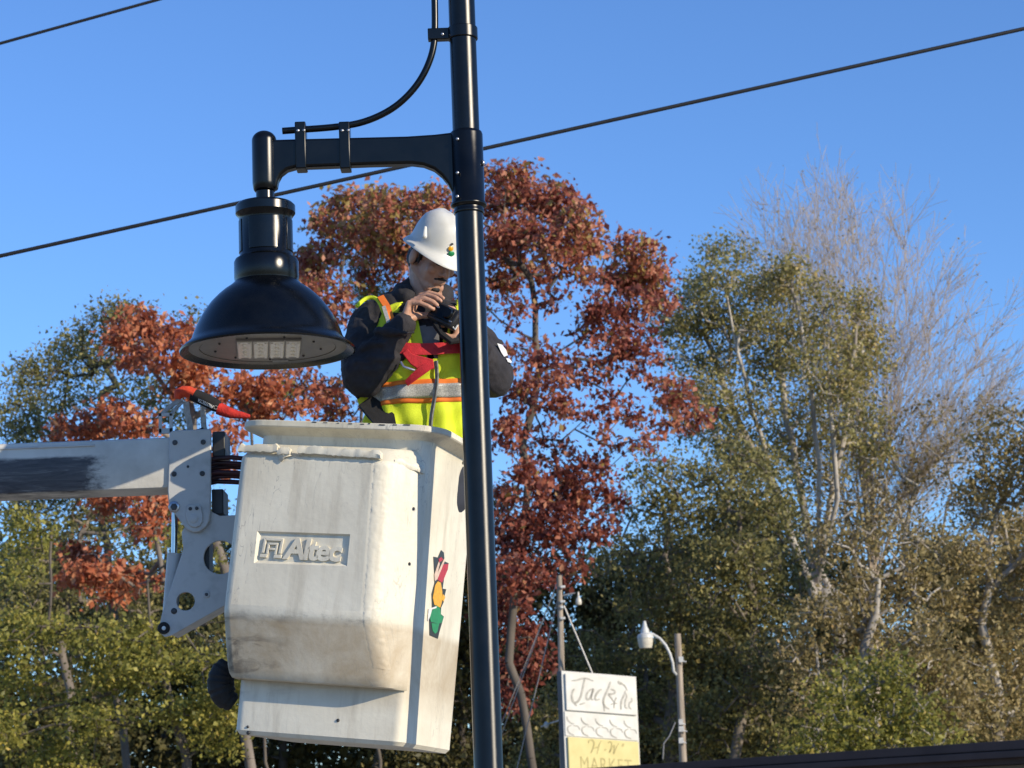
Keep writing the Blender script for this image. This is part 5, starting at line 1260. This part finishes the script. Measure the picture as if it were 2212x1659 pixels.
def build_trees():
    G = 'trees of the wood behind'
    # red oak behind the worker
    red = [(765, 445, 62, 42, 1.1, .17), (720, 480, 50, 48, 1.1, .17), (835, 440, 55, 40, .9, .17), (890, 445, 55, 42, 1, .17), (940, 440, 45, 40, 1), (690, 560, 45, 42, 1), (650, 570, 40, 60, .9), (700, 630, 62, 40, 1), (640, 640, 30, 40, .7), (780, 520, 60, 45, 1, .17), (850, 510, 60, 50, 1.1, .17), (800, 600, 40, 35, .5), (740, 680, 30, 22, .6), (860, 570, 40, 50, .9),
           (1090, 385, 42, 32, 1), (1120, 360, 20, 14, .9, .17), (1085, 430, 50, 45, 1), (1150, 430, 58, 45, 1.1), (1215, 440, 50, 42, 1.1), (1180, 400, 40, 16, .8), (1255, 480, 42, 40, 1.1, .17), (1270, 530, 36, 32, 1, .17), (1130, 500, 80, 45, 1), (1210, 520, 60, 45, 1), (1080, 530, 45, 45, 1), (1095, 600, 50, 35, .9), (1160, 580, 50, 35, .8), (1240, 580, 40, 32, .7), (1300, 590, 32, 26, .6),
           (1365, 540, 48, 36, 1.2, .17), (1400, 580, 48, 45, 1.2, .17), (1350, 600, 52, 36, 1.1), (1420, 640, 32, 40, 1), (1370, 660, 52, 32, 1), (1310, 650, 45, 32, .8), (1300, 710, 55, 40, .9), (1375, 730, 55, 42, 1), (1340, 780, 42, 36, .9), (1400, 790, 35, 30, .8), (1250, 690, 40, 30, .5), (1190, 660, 40, 30, .5),
           (1110, 680, 45, 30, .6), (1120, 760, 55, 40, .6), (1190, 790, 60, 45, .7), (1250, 800, 50, 40, .7), (1120, 850, 50, 40, .8), (1220, 870, 70, 45, .7), (1300, 880, 45, 40, .6), (1370, 880, 40, 35, .5), (1460, 850, 48, 38, 1, .2), (1495, 905, 36, 32, 1), (1440, 905, 40, 26, .7), (1400, 950, 36, 28, .6), (1330, 950, 40, 30, .4),
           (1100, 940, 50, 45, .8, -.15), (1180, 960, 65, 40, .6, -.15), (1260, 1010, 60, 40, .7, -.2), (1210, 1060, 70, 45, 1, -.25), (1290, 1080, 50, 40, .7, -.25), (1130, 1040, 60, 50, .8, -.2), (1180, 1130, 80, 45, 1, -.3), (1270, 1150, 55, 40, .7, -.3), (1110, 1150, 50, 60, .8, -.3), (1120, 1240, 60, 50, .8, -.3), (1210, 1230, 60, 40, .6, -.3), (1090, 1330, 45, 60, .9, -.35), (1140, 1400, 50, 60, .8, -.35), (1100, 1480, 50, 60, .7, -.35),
           (960, 560, 50, 50, .7), (1000, 650, 60, 60, .6), (960, 800, 60, 60, .5), (700, 840, 55, 36, .8), (640, 820, 50, 36, .7), (720, 890, 50, 30, .7)]
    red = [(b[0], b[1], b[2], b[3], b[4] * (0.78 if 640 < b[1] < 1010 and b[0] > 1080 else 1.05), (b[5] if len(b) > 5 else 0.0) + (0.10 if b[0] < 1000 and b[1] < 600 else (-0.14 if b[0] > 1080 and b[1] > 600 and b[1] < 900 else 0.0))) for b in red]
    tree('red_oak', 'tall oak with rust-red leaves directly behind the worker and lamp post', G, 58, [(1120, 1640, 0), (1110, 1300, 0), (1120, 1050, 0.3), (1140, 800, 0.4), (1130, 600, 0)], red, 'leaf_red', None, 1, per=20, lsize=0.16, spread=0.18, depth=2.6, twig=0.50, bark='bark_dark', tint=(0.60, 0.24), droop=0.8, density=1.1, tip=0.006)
    # orange oak on the left
    org = [(285, 690, 42, 30, 1.2), (320, 710, 40, 32, 1.1), (265, 735, 45, 26, 1), (375, 715, 42, 32, 1.1), (420, 735, 30, 26, .9), (300, 770, 45, 28, .9), (360, 770, 60, 32, 1.1), (420, 800, 60, 30, 1.1), (390, 830, 40, 26, 1), (480, 830, 60, 28, 1), (540, 845, 50, 32, .9), (600, 840, 50, 36, .8), (650, 870, 50, 30, .7), (560, 890, 45, 24, .7),
           (235, 885, 40, 26, 1.2), (280, 905, 36, 30, 1.1), (180, 915, 52, 26, 1.2), (130, 935, 40, 18, 1.1), (225, 930, 60, 20, 1.2), (320, 930, 36, 16, .9), (488, 935, 26, 30, 1.2), (470, 1000, 30, 40, .9),
           (235, 1085, 52, 24, 1.2), (300, 1090, 45, 26, 1), (340, 1070, 36, 20, .9), (320, 1130, 32, 24, .9), (370, 1090, 30, 30, .8), (190, 1205, 42, 28, 1, -.2), (170, 1230, 40, 28, 1.1), (215, 1240, 52, 26, 1.3), (270, 1240, 45, 24, 1.1), (240, 1280, 45, 20, 1), (320, 1260, 42, 18, .6), (150, 1180, 36, 20, .7, -.25)]
    tree('orange_oak', 'oak with bright orange-red leaves in clumps above and below the boom', G, 54, [(560, 1640, 0), (540, 1300, 0), (470, 1050, 0), (420, 900, 0)], org, 'leaf_orange', None, 2, per=17, lsize=0.16, spread=0.175, depth=1.6, twig=0.44, bark='bark_mid', tint=(0.55, 0.2), droop=0.8, rise=0.2)
    # thin green tree at the far left
    ol = [(245, 672, 45, 28, 1), (285, 680, 45, 22, .8), (200, 705, 45, 26, .9), (150, 745, 50, 32, 1), (100, 790, 50, 36, .9), (60, 830, 45, 45, .9), (170, 790, 60, 36, .6), (240, 760, 60, 40, .5), (210, 850, 60, 40, .45), (120, 860, 50, 40, .6), (40, 900, 50, 40, .8), (290, 840, 60, 45, .4), (360, 850, 50, 40, .4), (330, 900, 60, 40, .4), (90, 920, 60, 30, .6), (410, 690, 26, 34, .6), (400, 900, 50, 40, .4), (30, 930, 40, 24, 1, .3), (250, 1020, 200, 60, .3), (80, 1080, 80, 50, .5)]
    tree('slender_tree', 'slender grey-green tree with open crown at the left edge', G, 66, [(250, 1640, 0), (235, 1300, 0), (225, 1000, 0), (215, 850, 0)], ol, 'leaf_olive', None, 3, per=15, lsize=0.115, spread=0.27, depth=2.0, twig=0.52, bark='bark_dark', tint=(0.38, 0.2), density=2.2, tip=0.008)
    rng = np.random.RandomState(77)
    # yellow-green tree filling the lower left
    yg = [(40, 1130, 50, 20, .9), (90, 1150, 50, 20, .8), (60, 1185, 60, 20, .9), (30, 1230, 50, 20, .7), (410, 1170, 45, 26, .8), (430, 1210, 40, 24, .7)]
    for k in range(26):
        x = rng.uniform(-40, 540); y = rng.uniform(1330, 1680); yg.append((x, y, rng.uniform(60, 105), rng.uniform(13, 22), rng.uniform(.8, 1.3), rng.uniform(-.1, .2)))
    yg += [(250, 1385, 90, 16, 1.2), (120, 1360, 90, 16, 1.1), (330, 1410, 60, 16, 1.2), (400, 1530, 70, 20, 1.2), (260, 1460, 80, 18, 1.2), (470, 1600, 60, 20, 1.2), (200, 1560, 90, 20, 1.2), (60, 1440, 70, 18, 1.1)]
    tree('yellow_green_tree', 'yellow-green leafy tree with layered sprays in the lower left corner', G, 50, [(380, 1640, 0.5), (370, 1450, 0.4), (340, 1250, 0.3)], yg, 'leaf_yellowgreen', None, 4, per=20, lsize=0.105, spread=0.22, depth=1.4, twig=0.42, bark='bark_dark', tint=(0.31, 0.2), droop=0.1, rise=0.0, shell=0.1, density=1.5, tip=0.0065)
    # small pines showing between the oaks
    tree('young_pine', 'young green pine top between the red oak branches beside the shoulder', G, 60, [(790, 900, 0), (790, 640, 0), (788, 570, 0)], [(788, 580, 26, 22, 1.2), (795, 612, 34, 24, 1.1), (800, 650, 36, 28, 1)], 'leaf_needle', None, 21, per=40, lsize=0.16, aspect=0.12, spread=0.22, depth=0.4, twig=0.4, bark='bark_dark')
    tree('pine_bough_tree', 'green pine just above the orange lanyard and bucket rim', G, 56, [(560, 1000, 0), (555, 880, 0)], [(570, 870, 36, 26, 1), (590, 845, 26, 22, .9), (540, 885, 26, 20, .8)], 'leaf_needle', None, 22, per=40, lsize=0.16, aspect=0.12, spread=0.22, depth=0.4, twig=0.4, bark='bark_dark')
    # right hand side: leafy, many-stemmed tree
    rt = [(1545, 540, 32, 26, 1), (1600, 545, 30, 26, .8), (1515, 610, 36, 30, .9), (1560, 600, 40, 30, .8), (1480, 650, 36, 26, .9), (1620, 620, 50, 34, .7), (1660, 600, 34, 30, 1, .15), (1700, 590, 36, 36, .9, .15), (1680, 640, 40, 30, .8), (1750, 620, 36, 26, .7), (1795, 650, 36, 30, .6), (1450, 700, 40, 30, 1, .1), (1500, 700, 50, 36, .8), (1560, 680, 60, 40, 0.85), (1640, 700, 60, 40, 0.59), (1720, 700, 60, 40, 0.59), (1480, 770, 45, 30, .6), (1560, 780, 60, 40, 0.68), (1650, 790, 60, 40, 0.51), (1740, 790, 60, 40, 0.59), (1540, 860, 60, 40, 0.68), (1640, 870, 60, 40, 0.51), (1740, 880, 60, 40, 0.59), (1500, 930, 40, 30, .4), (1600, 960, 60, 40, 0.59),
          (1860, 660, 28, 40, 1.1, .12), (1875, 730, 36, 36, 1.2, .15), (1880, 790, 36, 36, .9, .1), (1830, 760, 40, 30, .6, .1), (1840, 830, 45, 36, .6, .1), (1790, 930, 60, 45, .5), (1700, 960, 60, 45, .55), (1860, 900, 50, 45, .5), (1600, 720, 50, 40, .5), (1690, 760, 50, 40, .5), (1780, 720, 50, 40, .5), (1800, 840, 50, 40, .5), (1560, 920, 50, 40, .55), (1640, 1000, 60, 40, .5), (1760, 1010, 60, 40, .5), (1870, 980, 60, 45, .5), (1500, 840, 45, 40, .5)]
    st = [(1760, 1640, 0), (1768, 1350, 0), (1765, 1200, 0)]
    tree('many_stemmed_tree', 'tall leafy tree with pale upright stems right of the red oak', G, 68, st, rt, 'leaf_olive', None, 5, per=13, lsize=0.115, spread=0.30, depth=2.2, twig=0.50, bark='bark_pale', tint=(0.56, 0.24), tip=0.009, rise=1.2, density=3.0,
         stems=[[(1768, 1300, 0), (1740, 1120, .5), (1700, 900, .8), (1680, 720, 1)], [(1765, 1200, 0), (1770, 1000, -.4), (1750, 820, -.8), (1720, 650, -1)], [(1766, 1250, 0), (1800, 1050, .3), (1830, 900, .5), (1850, 700, .5)], [(1768, 1320, 0), (1690, 1100, -.5), (1620, 880, -1), (1570, 640, -1)], [(1690, 1100, -.5), (1590, 900, 0), (1520, 720, .5)], [(1766, 1260, 0), (1810, 1080, -.6), (1790, 880, -1), (1790, 700, -1)]])
    # bare tree behind it
    bare()
    # dark cedars in the middle right
    ce = [(1590, 985, 45, 36, 1.2), (1630, 1010, 50, 36, 1.1), (1560, 1040, 50, 40, 1.1), (1640, 1080, 70, 50, 1.1), (1580, 1110, 60, 50, 1), (1690, 1100, 50, 60, 1), (1600, 1200, 90, 60, 1), (1700, 1220, 60, 60, 1), (1540, 1260, 90, 60, .9), (1640, 1330, 110, 60, .9), (1540, 1400, 110, 60, .9), (1660, 1450, 110, 60, .9), (1560, 1540, 110, 60, .9), (1680, 1580, 110, 60, .9)]
    tree('cedar', 'dark green dense tree at the centre of the right-hand wood', G, 62, [(1610, 1640, 0), (1610, 1300, 0), (1605, 1050, 0)], ce, 'leaf_olive', None, 6, per=22, lsize=0.12, spread=0.30, depth=1.8, twig=0.56, bark='bark_mid', tint=(0.34, 0.22), density=1.25, shell=0.2)
    md = [(1440, 1010, 45, 40, .6), (1500, 1020, 50, 45, .7), (1390, 1030, 40, 40, .5), (1350, 1090, 45, 40, .5), (1330, 1180, 45, 40, .5), (1450, 1070, 50, 36, .8), (1400, 1090, 45, 40, .6), (1480, 1110, 60, 40, .9), (1420, 1160, 60, 40, .6), (1480, 1190, 60, 40, .9), (1380, 1230, 50, 40, .6), (1450, 1260, 70, 50, .9), (1500, 1330, 80, 50, 1), (1400, 1340, 60, 40, .8), (1340, 1300, 50, 40, .6), (1300, 1230, 50, 30, .5), (1440, 1420, 80, 50, 1), (1340, 1420, 70, 50, .9), (1480, 1520, 80, 60, 1), (1380, 1540, 80, 60, 1), (1500, 1610, 80, 50, 1), (1280, 1400, 60, 50, .7), (1260, 1500, 80, 50, .8), (1280, 1600, 80, 50, .9), (1180, 1560, 60, 60, .9), (1160, 1640, 60, 50, .9)]
    tree('olive_tree', 'olive-green tree between the market sign and the yard lamp', G, 64, [(1430, 1640, 0), (1440, 1350, 0), (1450, 1150, 0)], md, 'leaf_olive', None, 7, per=20, lsize=0.12, spread=0.30, depth=1.8, twig=0.54, bark='bark_mid', tint=(0.40, 0.2), shell=0.2, density=1.3)
    # far right brownish tree
    br = [(2170, 890, 40, 36, .6), (2130, 950, 45, 36, .6), (2190, 960, 50, 45, .9), (2140, 1030, 60, 45, .9), (2200, 1050, 50, 50, 1), (2110, 1110, 50, 45, .8), (2180, 1130, 60, 50, 1.1), (2100, 1190, 60, 45, .9), (2190, 1220, 60, 50, 1.1), (2050, 1220, 50, 40, .6), (2120, 1290, 70, 50, 1), (2200, 1320, 60, 50, 1), (2040, 1320, 60, 45, .8), (2140, 1400, 80, 50, 1), (2060, 1440, 70, 50, .9), (2200, 1460, 70, 50, 1), (2120, 1520, 80, 50, 1), (2200, 1570, 80, 50, 1), (2040, 1560, 80, 50, 1), (2260, 1000, 60, 80, 1), (2280, 1200, 70, 100, 1), (2280, 1400, 70, 100, 1)]
    tree('brown_green_tree', 'brownish-green tree at the right edge of the picture', G, 60, [(2170, 1640, 0), (2150, 1350, 0), (2165, 1100, 0)], br, 'leaf_brown', None, 8, per=19, lsize=0.12, spread=0.27, depth=1.8, twig=0.54, bark='bark_pale', tint=(0.42, 0.22), shell=0.2, density=1.5, tip=0.009)
    # sunlit shrubby tree low right
    sh = [(1860, 1440, 60, 30, .9), (1930, 1460, 60, 32, 1), (1800, 1490, 60, 32, .9), (1880, 1520, 80, 36, 1.1), (1960, 1540, 70, 34, 1), (1800, 1570, 70, 32, .9), (1900, 1590, 90, 30, 1.1), (2000, 1600, 80, 30, 1), (1740, 1620, 80, 30, .9), (1840, 1640, 90, 30, 1), (1960, 1650, 90, 30, 1)]
    tree('sunlit_shrub_tree', 'low yellow-green bushy tree above the brown roof edge', G, 53, [(1890, 1660, 0), (1890, 1560, 0)], sh, 'leaf_yellowgreen', None, 9, per=20, lsize=0.115, spread=0.26, depth=1.2, twig=0.5, bark='bark_grey', tint=(0.30, 0.2), shell=0.2, density=1.3)
    rb = [(1800, 1180, 60, 50, .7), (1880, 1160, 60, 45, .6), (1960, 1200, 60, 45, .7), (1830, 1260, 70, 50, .8), (1930, 1280, 70, 50, .8), (2010, 1270, 60, 45, .7), (1780, 1320, 70, 50, .9), (1870, 1350, 80, 50, .9), (1970, 1360, 80, 50, .9), (1800, 1420, 80, 50, .9), (2000, 1440, 80, 50, 1), (1920, 1420, 80, 50, .9), (2040, 1500, 80, 50, 1), (1760, 1500, 80, 50, .9), (1720, 1400, 60, 60, .8)]
    tree('mixed_tree', 'olive and tan tree in front of the bare branches on the right', G, 57, [(1900, 1640, 0), (1895, 1400, 0), (1890, 1250, 0)], rb, 'leaf_brown', None, 10, per=18, lsize=0.115, spread=0.27, depth=1.6, twig=0.55, bark='bark_pale', tint=(0.33, 0.24), tip=0.010, shell=0.2, density=1.5)
    wf = [(1990, 900, 60, 50, .5), (2060, 960, 60, 50, .6), (1920, 960, 60, 50, .6), (1990, 1030, 70, 50, .8), (2080, 1080, 60, 50, .8), (1900, 1070, 70, 50, .8), (1960, 1130, 70, 50, .9), (2060, 1180, 70, 50, .9), (1830, 960, 50, 50, .6), (1780, 1040, 60, 50, .7), (1700, 960, 60, 50, .7), (1840, 1120, 70, 50, .9), (1740, 1130, 70, 50, .9), (1640, 920, 50, 40, .5), (2130, 880, 50, 50, .5)]
    tree('hazy_tree', 'thin tan-green tree showing between the bare tree and the right edge', G, 70, [(1980, 1640, 0), (1975, 1300, 0), (1970, 1100, 0)], wf, 'leaf_brown', None, 15, per=16, lsize=0.11, spread=0.34, depth=2.0, twig=0.6, bark='bark_pale', tint=(0.30, 0.2), shell=0.1, tip=0.009)
    gf = [(60, 1000, 80, 50, .8), (180, 1010, 80, 50, .8), (300, 1010, 80, 50, .7), (420, 990, 60, 50, .7), (60, 1100, 80, 50, .9), (180, 1110, 80, 50, .8), (300, 1160, 80, 50, .8), (420, 1120, 70, 50, .9), (60, 1200, 80, 50, .9), (140, 1280, 90, 50, 1), (300, 1290, 90, 50, 1), (420, 1250, 80, 50, 1), (480, 1350, 80, 50, 1), (380, 1380, 90, 50, 1), (200, 1380, 90, 50, 1), (60, 1360, 80, 50, 1), (30, 1290, 60, 50, 1)]
    tree('green_tree', 'mid-green leafy tree behind the boom and its bracket plates', G, 62, [(150, 1640, 0), (160, 1350, 0), (170, 1150, 0)], gf, 'leaf_olive', None, 16, per=18, lsize=0.12, spread=0.30, depth=1.8, twig=0.56, bark='bark_mid', tint=(0.34, 0.2), shell=0.1, tip=0.009)
    # leaning pale stems
    # deep wood behind, as separate trees
    dk = np.random.RandomState(9)
    places = [(-60, 1060, 'far left'), (150, 1120, 'second from the left'), (360, 1110, 'behind the bracket plates'), (600, 1050, 'behind the bucket'), (820, 1050, 'behind the vest'), (1010, 1080, 'behind the lamp post'), (1210, 1180, 'behind the wooden pole'), (1420, 1160, 'behind the yard lamp'), (1640, 1130, 'behind the cedar'), (1830, 1200, 'behind the bare tree'), (2040, 1180, 'behind the tan tree'), (2250, 1130, 'at the far right'), (-330, 1080, 'just past the left edge'), (-600, 1040, 'well past the left edge'), (2520, 1080, 'just past the right edge'), (2800, 1120, 'well past the right edge')]
    for k, (px, py, where) in enumerate(places):
        bl = [(px + dk.uniform(-110, 110), dk.uniform(py, 1680), dk.uniform(60, 100), dk.uniform(45, 70), dk.uniform(.7, 1.2)) for _ in range(24)]
        tree('wood_tree', 'shaded dark green tree of the deeper wood, ' + where, G, 78 + dk.uniform(-4, 4), [(px, 1640, 0), (px, 1400, 0), (px, py + 40, 0)], bl, 'leaf_dark', None, 40 + k, per=14, lsize=0.21, spread=0.40, depth=2.0, twig=0.80, bark='bark_dark', tint=(0.35, 0.22), shell=0.1)

def undergrowth():
    rng = np.random.RandomState(5); n = 62000
    px = rng.uniform(-900, 3150, n); py = 1720 - np.abs(rng.normal(size=n)) * 170; Y = 84 + rng.uniform(-3, 3, n)
    top = 1330 + 60 * np.sin(px * 0.011) + 45 * np.sin(px * 0.027 + 2); py = np.maximum(py, top + rng.uniform(0, 120, n))
    C = np.array([at(a, b, c) for a, b, c in zip(px, py, Y)])
    V, F = leaves(C, 0.34, rng, 0.3)
    me_o = np_mesh('undergrowth', V, F, MATS['leaf_dark'], None, tint=np.repeat(np.clip(rng.normal(0.55, 0.22, n), 0, 1), 2))
    me_o['kind'] = 'stuff'; tag(me_o, 'dense shaded undergrowth filling the wood behind the trunks', 'undergrowth')

def bare():
    rng = np.random.RandomState(31); Y = 72.0
    root = at(1890, 1640, Y); root = np.array([root[0], root[1], 0.0])
    t = thing('bare_tree', 'leafless tree with fine grey twigs fanning out at upper right', 'tree', root, 'trees of the wood behind')
    A = []; B = []; RA = []; RB = []
    def grow(p, d, L, r, lev):
        n = max(3, int(L / 0.45)); q = p; rr = r; step = L / n; pts = [(p, d, r)]
        for k in range(n):
            d = unit(d + rng.normal(size=3) * 0.09 + np.array([0, 0, 0.05])); e = q + d * step; r2 = r * (1 - 0.75 * (k + 1) / n)
            A.append(q); B.append(e); RA.append(rr); RB.append(max(r2, 0.0055)); q = e; rr = max(r2, 0.0055); pts.append((q, d, rr))
        if lev >= 3: return
        m_ = (0, 7, 7, 6)[lev] if lev else 0
        for k in range(m_):
            s = rng.uniform(0.2, 1.0); i = int(s * n); pp, dd, pr = pts[min(i, n)]
            side = unit(np.cross(dd, rng.normal(size=3))); nd = unit(dd * math.cos(0.5) + side * math.sin(rng.uniform(0.35, 0.75)))
            grow(pp, nd, L * rng.uniform(0.35, 0.6), pr * 0.6, lev + 1)
    # limbs towards points of the crown outline
    trunk = [root, at(1890, 1500, Y), at(1885, 1300, Y), at(1882, 1120, Y)]
    for a, b, r0, r1 in zip(trunk[:-1], trunk[1:], (0.24, 0.2, 0.16), (0.2, 0.16, 0.12)): A.append(a); B.append(b); RA.append(r0); RB.append(r1)
    tips = [(1880, 440), (1940, 470), (1990, 520), (1800, 470), (1740, 500), (1670, 490), (2040, 600), (2080, 650), (2120, 720), (2150, 790), (1840, 460), (1910, 520), (1960, 600), (2020, 700), (2060, 780), (2100, 850), (1700, 560), (1770, 560), (2170, 760), (1640, 520), (2000, 850), (1940, 760), (2185, 850), (2140, 660), (2200, 800), (2030, 560), (1850, 520), (1720, 620), (2060, 900), (1780, 500), (1960, 450), (1760, 455), (1700, 470), (1820, 440), (1655, 520), (1735, 520), (1800, 520), (1690, 540), (1850, 445)]
    for k, (px, py) in enumerate(tips):
        s = rng.uniform(0.0, 1.0); p = at(1884, 1400 - 330 * s, Y); e = at(px, py + (48 if px > 1850 else 8), Y + rng.uniform(-3, 3)); v = e - p; L = np.linalg.norm(v)
        d0 = unit(unit(v) + np.array([-0.25 * np.sign(v[0]), 0, 0.25]))
        n = 16; q = p; r = rng.uniform(0.034, 0.055)
        pts = []
        for i in range(n):
            s_ = (i + 1) / n; tgt = p + v * s_ + np.array([0, 0, 0.10 * L * math.sin(math.pi * s_)]) * 0.4 + rng.normal(size=3) * 0.05
            A.append(q); B.append(tgt); r2 = max(0.009, r * (1 - 0.1 * 1) if i < 1 else r * 0.87); RA.append(r); RB.append(r2); pts.append((tgt, unit(tgt - q), r2)); q = tgt; r = r2
        for i in range(3, n):
            pp, dd, pr = pts[i]
            for _ in range(2):
                side = unit(np.cross(dd, rng.normal(size=3))); nd = unit(dd + side * rng.uniform(0.35, 0.8) + np.array([0, 0, 0.15])); grow(pp, nd, rng.uniform(0.8, 2.4), max(0.0105, pr * 0.5), 2)
    V, F = segs_mesh(np.array(A), np.array(B), np.array(RA), np.array(RB), 4)
    np_mesh('trunk', V - root, F, MATS['bark_twig'], t, smooth=True)
    # a few last buds and dead leaves on the twig ends
    E_ = np.array(B); pick = E_[rng.choice(len(E_), 3500)] + rng.normal(size=(3500, 3)) * 0.05
    V, F = leaves(pick, 0.07, rng, 0.3); np_mesh('crown', V - root, F, MATS['leaf_brown'], t, tint=np.repeat(np.clip(rng.normal(0.4, 0.2, 3500), 0, 1), 2))['kind'] = 'stuff'
build_trees()
undergrowth()
